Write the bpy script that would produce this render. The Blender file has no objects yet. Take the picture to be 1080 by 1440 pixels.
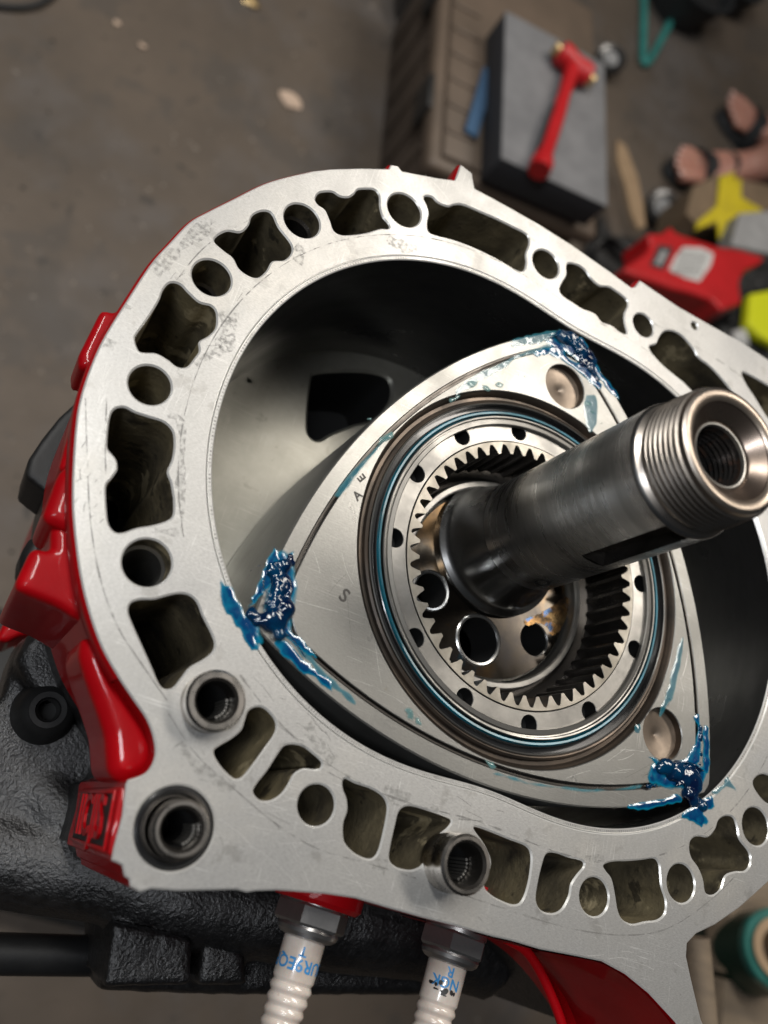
import bpy, bmesh, math, random
from mathutils import Vector, Matrix, noise
from mathutils.geometry import tessellate_polygon
random.seed(7)
S = 0.001                      # everything below is written in millimetres
D = bpy.data
sc = bpy.context.scene
col = sc.collection

# ------------------------------------------------------------ camera
RC = ((0.85604116, 0.24236324, 0.45656718), (0.39408784, -0.87757719, -0.27304406), (0.3344971, 0.41366453, -0.8467546))
CAM = Vector((-157.75243, -138.92079, 245.87009))
FPX = 1210.055
camd = D.cameras.new('camera'); cam = D.objects.new('camera', camd); col.objects.link(cam)
camd.sensor_fit = 'VERTICAL'; camd.sensor_height = 36; camd.sensor_width = 27
camd.lens = FPX / 1440 * 36
camd.clip_start = 0.02; camd.clip_end = 60
rx, ry, rz = (Vector(r) for r in RC)
cam.matrix_world = Matrix(((rx.x, -ry.x, -rz.x, CAM.x * S), (rx.y, -ry.y, -rz.y, CAM.y * S), (rx.z, -ry.z, -rz.z, CAM.z * S), (0, 0, 0, 1)))
camd.dof.use_dof = True; camd.dof.focus_distance = 0.298; camd.dof.aperture_fstop = 7.2
sc.camera = cam

# ------------------------------------------------------------ light (workshop lamps), exposure
w = D.worlds.new('World'); sc.world = w; w.use_nodes = True
w.node_tree.nodes['Background'].inputs[0].default_value = (0.85, 0.92, 1.0, 1)
w.node_tree.nodes['Background'].inputs[1].default_value = 0.02
def area(name, loc, target, sx, sy, power, color):
    l = D.lights.new(name, 'AREA'); l.shape = 'RECTANGLE'; l.size = sx; l.size_y = sy; l.energy = power; l.color = color
    o = D.objects.new(name, l); col.objects.link(o); o.location = loc
    o.rotation_euler = (Vector(target) - Vector(loc)).to_track_quat('-Z', 'Y').to_euler()
    return o
area('ceiling_tube_light', (-0.75, 0.75, 1.75), (0, 0, 0), 0.16, 1.3, 27, (1.0, 0.98, 0.94))
area('ceiling_tube_light', (0.95, 1.3, 1.9), (0.1, 0.2, 0), 1.6, 0.4, 37, (1.0, 0.93, 0.84))
area('ceiling_tube_light', (-0.9, -0.5, 1.7), (0, 0, 0), 0.15, 0.9, 15, (0.92, 0.95, 1.0))
sc.view_settings.view_transform = 'Standard'; sc.view_settings.look = 'None'
sc.view_settings.exposure = 0.0; sc.view_settings.gamma = 1

def at(px, py, z):
    """point of the plane z (mm) seen at photograph pixel px, py"""
    a, b = (px - 540) / FPX, (py - 720) / FPX
    d = rx * a + ry * b + rz
    t = (z - CAM.z) / d.z
    return CAM + d * t
def at2(px, py, z):
    p = at(px, py, z); return (p.x, p.y)
def zoomed(pts, ox, oy, k, z=0):
    return [at2(ox + x / k, oy + y / k, z) for x, y in pts]

# ------------------------------------------------------------ materials
def mk(name, c1, c2=None, scale=40, metal=0.0, r1=0.4, r2=None, bump=0.0, bscale=400, detail=6, coat=0.0, spots=None,
       scratch=None, lo=0.35, hi=0.65, dist=0.02, trans=0.0, spec=0.5, ramp3=None, stretch=(1, 1, 1), sss=0, speck=None):
    m = D.materials.new(name); m.use_nodes = True; nt = m.node_tree; N = nt.nodes; L = nt.links
    p = N['Principled BSDF']
    p.inputs['Metallic'].default_value = metal; p.inputs['Roughness'].default_value = r1
    p.inputs['Coat Weight'].default_value = coat; p.inputs['Coat Roughness'].default_value = 0.06
    p.inputs['Transmission Weight'].default_value = trans
    p.inputs['Specular IOR Level'].default_value = spec
    p.inputs['Base Color'].default_value = (*c1, 1)
    if sss: p.inputs['Subsurface Weight'].default_value = sss; p.inputs['Subsurface Scale'].default_value = 0.01
    tc = N.new('ShaderNodeTexCoord'); mp = N.new('ShaderNodeMapping'); mp.inputs['Scale'].default_value = stretch
    L.new(tc.outputs['Object'], mp.inputs['Vector']); V = mp.outputs['Vector']
    def nz(s, d=detail, vec=V, rough=0.6):
        n = N.new('ShaderNodeTexNoise'); n.inputs['Scale'].default_value = s; n.inputs['Detail'].default_value = d
        n.inputs['Roughness'].default_value = rough; L.new(vec, n.inputs['Vector']); return n.outputs['Fac']
    def rng(v, a, b, c=0.0, d=1.0):
        r = N.new('ShaderNodeMapRange'); L.new(v, r.inputs['Value'])
        for i, x in zip(('From Min', 'From Max', 'To Min', 'To Max'), (a, b, c, d)): r.inputs[i].default_value = x
        return r.outputs['Result']
    def mix(f, a, b):
        x = N.new('ShaderNodeMix'); x.data_type = 'RGBA'
        L.new(f, x.inputs[0])
        if isinstance(a, tuple): x.inputs[6].default_value = (*a, 1)
        else: L.new(a, x.inputs[6])
        if isinstance(b, tuple): x.inputs[7].default_value = (*b, 1)
        else: L.new(b, x.inputs[7])
        return x.outputs[2]
    c = None; rough = None
    if c2 is not None:
        f = rng(nz(scale), lo, hi); c = mix(f, c1, c2)
        if ramp3: c = mix(rng(nz(scale * 0.37 + 3), 0.5, 0.66), c, ramp3)
        if r2 is not None: rough = rng(f, 0, 1, r1, r2)
    if spots:                                     # (colour, scale, threshold, strength): pits and stains with their own shape
        for (sc_col, ss, th, st) in spots:
            f = rng(nz(ss, 8), th, th + 0.05, 0, st); c = mix(f, c if c else c1, sc_col)
            if rough is None: rough = rng(f, 0, 1, r1, min(1, r1 + 0.35))
    if speck:                                     # fine grain
        sv = V
        if len(speck) > 3:
            ms = N.new('ShaderNodeMapping'); ms.inputs['Scale'].default_value = speck[3]; ms.inputs['Rotation'].default_value = (0, 0, speck[4]); L.new(tc.outputs['Object'], ms.inputs['Vector']); sv = ms.outputs['Vector']
        f = rng(nz(speck[1] * .45, 5, sv, 0.75), 0.42, 0.62, 0, speck[2]); c = mix(f, c if c else c1, speck[0])
    h = None
    if scratch:                                   # (colour, strength): thin directional marks
        m2 = N.new('ShaderNodeMapping'); m2.inputs['Scale'].default_value = (60, 2600, 60); m2.inputs['Rotation'].default_value = (0, 0, 0.5)
        L.new(tc.outputs['Object'], m2.inputs['Vector'])
        m3 = N.new('ShaderNodeMapping'); m3.inputs['Scale'].default_value = (1900, 45, 60); m3.inputs['Rotation'].default_value = (0, 0, 0.9)
        L.new(tc.outputs['Object'], m3.inputs['Vector'])
        def mul(a, b):
            x = N.new('ShaderNodeMath'); x.operation = 'MULTIPLY'; L.new(a, x.inputs[0]); L.new(b, x.inputs[1]); return x.outputs[0]
        s1 = mul(rng(nz(1, 2, m2.outputs['Vector']), 0.6, 0.72, 0, scratch[1]), rng(nz(48), 0.45, 0.62)); s2 = mul(rng(nz(1, 2, m3.outputs['Vector']), 0.6, 0.72, 0, scratch[1]), rng(nz(63), 0.5, 0.66))
        c = mix(s1, c if c else c1, scratch[0]); c = mix(s2, c, tuple(min(1, x * 1.0) for x in scratch[0]))
    if c is not None: L.new(c, p.inputs['Base Color'])
    if rough is not None: L.new(rough, p.inputs['Roughness'])
    if bump:
        b = N.new('ShaderNodeBump'); b.inputs['Strength'].default_value = bump; b.inputs['Distance'].default_value = dist * S * 10
        L.new(nz(bscale, 4), b.inputs['Height']); L.new(b.outputs['Normal'], p.inputs['Normal'])
    return m
M = {}
M['face'] = mk('machined_aluminium', (0.60, 0.595, 0.58), (0.40, 0.395, 0.38), scale=26, metal=0.65, r1=0.3, r2=0.44, bump=0.12, bscale=1100, dist=0.025, ramp3=(0.55, 0.53, 0.49),
               spots=[((0.13, 0.125, 0.12), 330, 0.69, 0.75), ((0.36, 0.35, 0.33), 85, 0.60, 0.6)], scratch=((0.88, 0.88, 0.86), 0.6), speck=((0.26, 0.256, 0.248), 1900, 0.5, (1, 4.5, 1), 1.25))
M['rim'] = mk('bright_machined_edge', (0.74, 0.73, 0.70), metal=0.5, r1=0.3)
M['pocket'] = mk('oxidised_casting', (0.19, 0.16, 0.10), (0.035, 0.03, 0.022), scale=38, metal=0.1, r1=0.38, r2=0.6, bump=0.5, bscale=420, dist=0.08,
                 ramp3=(0.24, 0.20, 0.115), spots=[((0.45, 0.38, 0.24), 60, 0.60, 0.75), ((0.02, 0.018, 0.015), 110, 0.6, 0.7)])
M['red'] = mk('red_gloss_paint', (0.40, 0.0015, 0.005), (0.32, 0.001, 0.004), scale=30, r1=0.5, coat=0.35, spec=0.12, bump=0.1, bscale=180, dist=0.1)
M['chrome'] = mk('dark_reflecting_chrome', (0.10, 0.10, 0.103), (0.06, 0.06, 0.063), scale=14, metal=0.9, r1=0.26, r2=0.4, stretch=(1, 1, 3), bump=0.08, bscale=900)  # chrome darkened to paint in its dark reflections
M['plate'] = mk('ground_iron_plate', (0.38, 0.37, 0.33), (0.24, 0.235, 0.205), scale=18, metal=0.85, r1=0.24, r2=0.4, bump=0.1, bscale=500,
                spots=[((0.16, 0.15, 0.13), 90, 0.64, 0.5)], scratch=((0.6, 0.58, 0.52), 0.3))
M['black'] = mk('black_crinkle_paint', (0.007, 0.0068, 0.007), (0.012, 0.0115, 0.0115), scale=300, r1=0.3, r2=0.42, bump=0.6, bscale=620, dist=0.12, detail=2, spec=0.8)
M['blacksmooth'] = mk('satin_black_metal', (0.009, 0.009, 0.0095), (0.016, 0.016, 0.0155), scale=30, r1=0.45, r2=0.55, spec=0.3, bump=0.2, bscale=300, dist=0.03)
M['rotor'] = mk('rotor_cast_iron', (0.345, 0.342, 0.325), (0.235, 0.232, 0.218), scale=20, metal=0.8, r1=0.27, r2=0.42, bump=0.12, bscale=1300, dist=0.02,
                spots=[((0.22, 0.20, 0.16), 150, 0.66, 0.5)], scratch=((0.62, 0.61, 0.58), 0.5), speck=((0.20, 0.195, 0.18), 1500, 0.35, (1, 3.5, 1), 0.35))
M['flank'] = mk('rotor_flank', (0.30, 0.30, 0.29), (0.2, 0.2, 0.19), scale=30, metal=0.8, r1=0.4, bump=0.1)
M['brown'] = mk('heat_browned_steel', (0.11, 0.085, 0.066), (0.05, 0.043, 0.037), scale=50, metal=0.75, r1=0.3, r2=0.42, bump=0.1)
M['rubber'] = mk('black_seal_rubber', (0.012, 0.012, 0.013), (0.02, 0.02, 0.02), scale=80, r1=0.25, coat=0.4, bump=0.05)
M['steel'] = mk('bright_steel', (0.31, 0.30, 0.28), (0.18, 0.175, 0.165), scale=45, metal=0.85, r1=0.3, r2=0.42, bump=0.1, bscale=900)
M['sleeve'] = mk('turned_sleeve_steel', (0.58, 0.55, 0.51), (0.40, 0.37, 0.34), scale=120, metal=1.0, r1=0.22, r2=0.34, bump=0.1)
M['gear'] = mk('gear_steel', (0.36, 0.335, 0.29), (0.24, 0.22, 0.185), scale=90, metal=0.75, r1=0.36, r2=0.48, bump=0.15, bscale=1500)
M['geardark'] = mk('oily_shaded_steel', (0.12, 0.11, 0.10), (0.05, 0.045, 0.04), scale=60, metal=0.85, r1=0.25, r2=0.4, bump=0.1)  # dark tone paints in the shade of bores, grooves and tooth gaps
M['shaft'] = mk('ground_dark_steel', (0.55, 0.54, 0.53), (0.38, 0.375, 0.365), scale=20, metal=1.0, r1=0.22, r2=0.36, bump=0.12, bscale=300, stretch=(1, 1, 12), dist=0.02,
                scratch=((0.4, 0.39, 0.38), 0.25))
M['polish'] = mk('polished_steel', (0.50, 0.50, 0.49), (0.38, 0.38, 0.375), scale=30, metal=1.0, r1=0.2, r2=0.28)
M['thread'] = mk('thread_steel', (0.55, 0.50, 0.45), (0.34, 0.30, 0.26), scale=70, metal=1.0, r1=0.26, r2=0.38)
M['shaftend'] = mk('turned_steel_end', (0.46, 0.39, 0.32), (0.30, 0.245, 0.20), scale=50, metal=0.9, r1=0.28, r2=0.4, bump=0.2, bscale=900)
M['shaftcone'] = mk('turned_cone', (0.25, 0.20, 0.165), (0.15, 0.115, 0.095), scale=60, metal=0.95, r1=0.25, r2=0.36)
M['boredark'] = mk('black_bore', (0.03, 0.028, 0.027), (0.10, 0.05, 0.03), scale=250, metal=0.6, r1=0.25, lo=.5, hi=.75)  # near-black bore wall with brown patches
M['dark'] = mk('hollow_shade', (0.004, 0.004, 0.004), r1=0.7)  # near-black stands in for the shade down holes, pockets and the port
M['temper'] = mk('heat_tint_dark_reflection', (0.04, 0.033, 0.025), (0.012, 0.011, 0.011), scale=60, metal=0.9, r1=0.08, r2=0.16, ramp3=(0.10, 0.06, 0.025),  # dark base paints in dark reflections, the patches are heat tint
                 spots=[((0.01, 0.03, 0.045), 75, 0.62, 0.85), ((0.07, 0.045, 0.018), 110, 0.66, 0.6)])
M['teal'] = mk('teal_oil_film', (0.0, 0.10, 0.15), (0.0, 0.05, 0.07), scale=80, metal=0.3, r1=0.35, coat=0.3)
M['porcelain'] = mk('white_porcelain', (0.60, 0.54, 0.485), (0.48, 0.41, 0.355), scale=110, r1=0.22, coat=0.5, sss=0.1, spots=[((0.25, 0.17, 0.12), 230, 0.68, 0.6)])
M['zinc'] = mk('plated_hex', (0.42, 0.41, 0.40), (0.26, 0.25, 0.24), scale=60, metal=0.9, r1=0.28, r2=0.42, bump=0.15, bscale=500)
M['ink'] = mk('blue_print', (0.03, 0.22, 0.50), r1=0.4)
M['inkblack'] = mk('black_smudge', (0.012, 0.012, 0.012), r1=0.5)
M['stamp'] = mk('stamped_mark', (0.05, 0.045, 0.04), r1=0.6)
M['floor'] = mk('worn_concrete', (0.135, 0.104, 0.078), (0.082, 0.065, 0.050), scale=5.0, r1=0.6, r2=0.75, bump=0.3, bscale=60, dist=0.3, detail=10, lo=0.3, hi=0.7,
                spots=[((0.075, 0.066, 0.058), 9, 0.54, 0.5), ((0.30, 0.26, 0.22), 60, 0.69, 0.7), ((0.03, 0.028, 0.026), 26, 0.64, 0.7)], ramp3=(0.125, 0.11, 0.10))
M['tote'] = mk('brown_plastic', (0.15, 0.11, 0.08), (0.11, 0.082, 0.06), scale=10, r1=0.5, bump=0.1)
M['toteshade'] = mk('brown_plastic_shaded', (0.09, 0.068, 0.052), (0.07, 0.053, 0.04), scale=10, r1=0.55)  # darker copy of the lid plastic, paints shade on the case sides
M['foamtop'] = mk('grey_pad_top', (0.20, 0.20, 0.205), (0.15, 0.15, 0.155), scale=25, r1=0.75, bump=0.2, bscale=300, spots=[((0.09, 0.09, 0.085), 40, 0.68, 0.5)])
M['foamside'] = mk('charcoal_pad_side', (0.03, 0.031, 0.036), r1=0.8)
M['redplastic'] = mk('red_plastic', (0.50, 0.012, 0.016), (0.42, 0.01, 0.012), scale=20, r1=0.4)
M['brass'] = mk('brass_face', (0.55, 0.40, 0.2), metal=0.8, r1=0.35)
M['yellow'] = mk('yellow_plastic', (0.62, 0.50, 0.02), (0.50, 0.40, 0.02), scale=25, r1=0.45)
M['lime'] = mk('lime_plastic', (0.62, 0.66, 0.01), r1=0.5)
M['white'] = mk('label_paper', (0.62, 0.62, 0.60), (0.5, 0.5, 0.48), scale=60, r1=0.5)
M['grey'] = mk('grey_paper', (0.33, 0.33, 0.33), (0.25, 0.25, 0.25), scale=30, r1=0.6)
M['card'] = mk('tan_cardboard', (0.36, 0.25, 0.15), (0.28, 0.19, 0.11), scale=20, r1=0.8)
M['boxcard'] = mk('brown_box_card', (0.20, 0.14, 0.085), (0.15, 0.105, 0.065), scale=20, r1=0.8)
M['tealcord'] = mk('teal_cord', (0.05, 0.30, 0.27), (0.04, 0.22, 0.2), scale=20, r1=0.4)
M['skin'] = mk('skin', (0.52, 0.27, 0.20), (0.44, 0.20, 0.15), scale=30, r1=0.5, sss=0.15)
M['toeskin'] = mk('pink_toe_skin', (0.62, 0.24, 0.19), r1=0.5)
M['nail'] = mk('toenail', (0.66, 0.42, 0.36), r1=0.3)
M['sandal'] = mk('black_strap', (0.02, 0.022, 0.024), r1=0.6)
M['shorts'] = mk('dark_cloth', (0.03, 0.033, 0.04), r1=0.9)
M['greenfilm'] = mk('dark_green_film', (0.0, 0.035, 0.02), (0.0, 0.025, 0.015), scale=15, r1=0.4, spec=0.3)
M['greenedge'] = mk('pale_green_film_edge', (0.005, 0.07, 0.055), (0.02, 0.13, 0.11), scale=60, r1=0.25, coat=0.4)
M['wood'] = mk('grey_brown_wood', (0.20, 0.15, 0.10), (0.13, 0.10, 0.07), scale=12, r1=0.8, stretch=(1, 8, 8), bump=0.3, bscale=60)
M['cable'] = mk('black_cable', (0.02, 0.02, 0.02), r1=0.5)
M['bluecloth'] = mk('blue_cloth', (0.05, 0.11, 0.2), r1=0.9)
M['paper'] = mk('scrap', (0.6, 0.45, 0.34), r1=0.8)

def gel_mat(name, deep, thin, a0, a1, scale, bump=0.6, bscale=260):
    m = D.materials.new(name); m.use_nodes = True; nt = m.node_tree; N = nt.nodes; L = nt.links
    p = N['Principled BSDF']; p.inputs['Roughness'].default_value = 0.14; p.inputs['Coat Weight'].default_value = 0.4; p.inputs['Coat Roughness'].default_value = 0.06
    tc = N.new('ShaderNodeTexCoord'); n = N.new('ShaderNodeTexNoise'); n.inputs['Scale'].default_value = scale; n.inputs['Detail'].default_value = 5
    L.new(tc.outputs['Object'], n.inputs['Vector'])
    r = N.new('ShaderNodeMapRange'); r.inputs[1].default_value = 0.36; r.inputs[2].default_value = 0.66; L.new(n.outputs['Fac'], r.inputs[0])
    x = N.new('ShaderNodeMix'); x.data_type = 'RGBA'; L.new(r.outputs[0], x.inputs[0]); x.inputs[6].default_value = (*deep, 1); x.inputs[7].default_value = (*thin, 1)
    L.new(x.outputs[2], p.inputs['Base Color'])
    if a1 < 1 or a0 < 1:
        r2 = N.new('ShaderNodeMapRange'); r2.inputs[1].default_value = 0.34; r2.inputs[2].default_value = 0.62; r2.inputs[3].default_value = a1; r2.inputs[4].default_value = a0
        L.new(n.outputs['Fac'], r2.inputs[0]); L.new(r2.outputs[0], p.inputs['Alpha'])
    b = N.new('ShaderNodeBump'); b.inputs['Strength'].default_value = bump; b.inputs['Distance'].default_value = 0.0012
    n2 = N.new('ShaderNodeTexNoise'); n2.inputs['Scale'].default_value = bscale; n2.inputs['Detail'].default_value = 3; L.new(tc.outputs['Object'], n2.inputs['Vector'])
    L.new(n2.outputs['Fac'], b.inputs['Height']); L.new(b.outputs['Normal'], p.inputs['Normal'])
    return m
M['gel'] = gel_mat('deep_blue_grease', (0.001, 0.006, 0.03), (0.0, 0.04, 0.10), 0.85, 1, 110, 0.2, 300)
M['smear'] = gel_mat('thin_blue_grease', (0.0, 0.07, 0.19), (0.0, 0.25, 0.40), 0.35, 0.97, 70, 0.5, 220)
M['film'] = gel_mat('faint_teal_film', (0.05, 0.2, 0.26), (0.25, 0.42, 0.42), 0.0, 0.5, 230, 0.4)
M['drop'] = gel_mat('pale_teal_droplet', (0.12, 0.24, 0.23), (0.30, 0.42, 0.38), 0.25, 0.65, 200, 0.3)

def relief_mat(name, deep, thin, amin, amax, rough=0.16, bump=0.12, bscale=220):
    m = D.materials.new(name); m.use_nodes = True; nt = m.node_tree; N = nt.nodes; L = nt.links; p = N['Principled BSDF']
    p.inputs['Roughness'].default_value = rough; p.inputs['Coat Weight'].default_value = .8; p.inputs['Coat Roughness'].default_value = 0.03
    a = N.new('ShaderNodeAttribute'); a.attribute_name = 'thick'
    tc = N.new('ShaderNodeTexCoord'); n = N.new('ShaderNodeTexNoise'); n.inputs['Scale'].default_value = 240; n.inputs['Detail'].default_value = 6; L.new(tc.outputs['Object'], n.inputs['Vector'])
    s_ = N.new('ShaderNodeMath'); s_.operation = 'MULTIPLY_ADD'; L.new(n.outputs['Fac'], s_.inputs[0]); s_.inputs[1].default_value = 0.6; s_.inputs[2].default_value = -0.3
    t_ = N.new('ShaderNodeMath'); t_.operation = 'ADD'; t_.use_clamp = True; L.new(s_.outputs[0], t_.inputs[0]); L.new(a.outputs['Fac'], t_.inputs[1])
    x = N.new('ShaderNodeMix'); x.data_type = 'RGBA'; L.new(t_.outputs[0], x.inputs[0]); x.inputs[6].default_value = (*thin, 1); x.inputs[7].default_value = (*deep, 1); L.new(x.outputs[2], p.inputs['Base Color'])
    r = N.new('ShaderNodeMapRange'); r.inputs[1].default_value = 0.05; r.inputs[2].default_value = 0.55; r.inputs[3].default_value = amin; r.inputs[4].default_value = amax; L.new(t_.outputs[0], r.inputs[0]); L.new(r.outputs[0], p.inputs['Alpha'])
    b = N.new('ShaderNodeBump'); b.inputs['Strength'].default_value = bump; b.inputs['Distance'].default_value = 0.0008
    n2 = N.new('ShaderNodeTexNoise'); n2.inputs['Scale'].default_value = bscale; n2.inputs['Detail'].default_value = 2; L.new(tc.outputs['Object'], n2.inputs['Vector']); L.new(n2.outputs['Fac'], b.inputs['Height']); L.new(b.outputs['Normal'], p.inputs['Normal'])
    return m
M['smear'] = relief_mat('blue_grease_smear', (0.0, 0.035, 0.12), (0.0, 0.26, 0.38), 0.0, 0.97)
M['film'] = relief_mat('teal_oil_film_smear', (0.01, 0.14, 0.20), (0.08, 0.30, 0.34), 0.0, 0.6)
M['drop'] = relief_mat('pale_teal_oil', (0.10, 0.26, 0.26), (0.22, 0.36, 0.34), 0.0, 0.6, bump=.1)
# ------------------------------------------------------------ mesh helpers
def link(name, bm, mats, parent=None, smooth=True, angle=32, kind=None, normals=True):
    if normals: bmesh.ops.recalc_face_normals(bm, faces=bm.faces)
    for v in bm.verts: v.co *= S
    me = D.meshes.new(name); bm.to_mesh(me); bm.free()
    for m in (mats if isinstance(mats, (list, tuple)) else [mats]): me.materials.append(m)
    if smooth:
        me.polygons.foreach_set('use_smooth', [True] * len(me.polygons)); me.set_sharp_from_angle(angle=math.radians(angle))
    o = D.objects.new(name, me); col.objects.link(o)
    if parent is not None: o.parent = parent; o.matrix_parent_inverse = parent_inv(parent)
    if kind: o['kind'] = kind
    return o
def parent_inv(p):
    mt = Matrix.Identity(4); q = p
    while q: mt = Matrix.LocRotScale(q.location, q.rotation_euler, q.scale) @ mt if q.parent is None else q.matrix_parent_inverse @ Matrix.LocRotScale(q.location, q.rotation_euler, q.scale) @ mt; q = q.parent
    return mt.inverted()
def thing(name, label, cat, loc=(0, 0, 0), group=None):
    o = D.objects.new(name, None); col.objects.link(o); o.location = Vector(loc) * S
    o.empty_display_size = 0.01
    tag(o, label, cat, group); return o
def tag(o, label, cat, group=None, kind=None):
    if label: o['label'] = label
    if cat: o['category'] = cat
    if group: o['group'] = group
    if kind: o['kind'] = kind
    return o
def spline(pts, n=5):
    out = []; k = len(pts)
    for i in range(k):
        p0, p1, p2, p3 = (Vector(pts[(i + j - 1) % k]) for j in range(4))
        for s in range(n):
            t = s / n
            out.append(tuple(0.5 * ((2 * p1) + (p2 - p0) * t + (2 * p0 - 5 * p1 + 4 * p2 - p3) * t * t + (3 * p1 - p0 - 3 * p2 + p3) * t ** 3)))
    return out
def ring2(cx, cy, r, n=48):
    return [(cx + r * math.cos(2 * math.pi * i / n), cy + r * math.sin(2 * math.pi * i / n)) for i in range(n)]
def area2(c): return 0.5 * sum(c[i][0] * c[(i + 1) % len(c)][1] - c[(i + 1) % len(c)][0] * c[i][1] for i in range(len(c)))
def offset(c, d):
    """offset a closed contour outward (away from its inside) by d"""
    s = 1 if area2(c) > 0 else -1; n = len(c); out = []
    for i in range(n):
        a, b = Vector(c[i - 1]), Vector(c[(i + 1) % n]); t = b - a
        if t.length < 1e-9: out.append(c[i]); continue
        t.normalize(); out.append((c[i][0] + s * d * t.y, c[i][1] - s * d * t.x))
    return out
def plate(bm, outer, holes, z0, z1, ch=0.35, hch=0.35, mi=(0, 1, 1, 2), bottom=True):
    """slab from z0 (top) to z1 with holes. mi = top, hole wall, chamfer, outer wall material"""
    loops = [(offset(outer, -ch), outer, mi[3])] + [(offset(h, hch), h, mi[1]) for h in holes]
    tv = []; flat = []
    for top, wall, _ in loops:
        flat.append([Vector((x, y, 0)) for x, y in top]); tv += [bm.verts.new((x, y, z0)) for x, y in top]
    for t in tessellate_polygon(flat):
        try: f = bm.faces.new([tv[i] for i in t]); f.material_index = mi[0]
        except ValueError: pass
    k = 0; bv = []
    for i, (top, wall, wm) in enumerate(loops):
        n = len(top); c = ch if i == 0 else hch
        a = tv[k:k + n]; k += n
        b = [bm.verts.new((x, y, z0 - c)) for x, y in wall]; d = [bm.verts.new((x, y, z1)) for x, y in wall]; bv += d
        for j in range(n):
            q = (j + 1) % n
            bm.faces.new((a[j], a[q], b[q], b[j])).material_index = mi[2]
            bm.faces.new((b[j], b[q], d[q], d[j])).material_index = wm
    if bottom:
        for t in tessellate_polygon([[Vector((x, y, 0)) for x, y in l[1]] for l in loops]):
            try: bm.faces.new([bv[i] for i in t]).material_index = mi[0]
            except ValueError: pass
def lathe(bm, prof, n=96, cx=0, cy=0, mi=0, close=False, M4=None):
    """prof: list of (r, z[, material]) """
    rings = []
    for pr in prof:
        r, z = pr[0], pr[1]
        rings.append([bm.verts.new((cx + r * math.cos(2 * math.pi * i / n), cy + r * math.sin(2 * math.pi * i / n), z)) for i in range(n)])
    for k in range(len(rings) - (0 if close else 1)):
        a, b = rings[k], rings[(k + 1) % len(rings)]; m = prof[k][2] if len(prof[k]) > 2 else mi
        for i in range(n):
            j = (i + 1) % n; bm.faces.new((a[i], a[j], b[j], b[i])).material_index = m
    vs = [v for r in rings for v in r]
    if M4 is not None: bmesh.ops.transform(bm, matrix=M4, verts=vs)
    return rings
def cap(bm, ring, mi=0):
    bm.faces.new(ring).material_index = mi
def loft(bm, loops, mi=None):
    rings = [[bm.verts.new(p) for p in l] for l in loops]
    for k in range(len(rings) - 1):
        a, b = rings[k], rings[k + 1]; n = len(a)
        for i in range(n):
            j = (i + 1) % n; f = bm.faces.new((a[i], a[j], b[j], b[i])); f.material_index = mi[k] if mi else 0
    return rings
def tube(bm, pts, r, n=8, mi=0, caps=True, rad=None):
    pts = [Vector(p) for p in pts]; rings = []; up = None
    for i, p in enumerate(pts):
        t = (pts[min(i + 1, len(pts) - 1)] - pts[max(i - 1, 0)]).normalized()
        if up is None: up = t.orthogonal().normalized()
        up = (up - t * up.dot(t)).normalized(); s = t.cross(up)
        rr = rad[i] if rad else r
        rings.append([bm.verts.new(p + (up * math.cos(2 * math.pi * k / n) + s * math.sin(2 * math.pi * k / n)) * rr) for k in range(n)])
    for a, b in zip(rings, rings[1:]):
        for i in range(n): bm.faces.new((a[i], a[(i + 1) % n], b[(i + 1) % n], b[i])).material_index = mi
    if caps: bm.faces.new(rings[0]).material_index = mi; bm.faces.new(rings[-1]).material_index = mi
def box(bm, c, s, M4=None, mi=0, bev=0.0, seg=2):
    r = bmesh.ops.create_cube(bm, size=1); vs = r['verts']
    for v in vs: v.co = Vector((c[0] + v.co.x * s[0], c[1] + v.co.y * s[1], c[2] + v.co.z * s[2]))
    fs = set(f for v in vs for f in v.link_faces)
    if bev:
        es = list(set(e for v in vs for e in v.link_edges))
        q = bmesh.ops.bevel(bm, geom=es, offset=bev, segments=seg, affect='EDGES', profile=0.5)
        fs |= set(q['faces']); vs = list(set(v for f in fs if f.is_valid for v in f.verts))
    for f in fs:
        if f.is_valid: f.material_index = mi
    if M4 is not None: bmesh.ops.transform(bm, matrix=M4, verts=vs)
    return vs
def prism(bm, pts, z0, z1, mi=0, bev=0.0):
    """solid from a contour, z0 top and z1 bottom"""
    plate(bm, pts, [], z0, z1, ch=max(bev, 0.01), mi=(mi, mi, mi, mi))
def frame_z(origin, axis, roll=Vector((0, 0, 1))):
    z = Vector(axis).normalized(); x = roll.cross(z)
    if x.length < 1e-4: x = Vector((1, 0, 0))
    x.normalize(); y = z.cross(x)
    return Matrix(((x.x, y.x, z.x, origin[0]), (x.y, y.y, z.y, origin[1]), (x.z, y.z, z.z, origin[2]), (0, 0, 0, 1)))
def text_bm(s, size, depth=0.0, offs=0.0):
    cu = D.curves.new('t', 'FONT'); cu.body = s; cu.size = size; cu.extrude = depth; cu.offset = offs; cu.align_x = 'CENTER'; cu.align_y = 'CENTER'; cu.resolution_u = 3
    o = D.objects.new('t', cu); col.objects.link(o); bpy.context.view_layer.update()
    me = D.meshes.new_from_object(o); bm = bmesh.new(); bm.from_mesh(me)
    D.objects.remove(o); D.meshes.remove(me); D.curves.remove(cu); return bm
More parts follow.
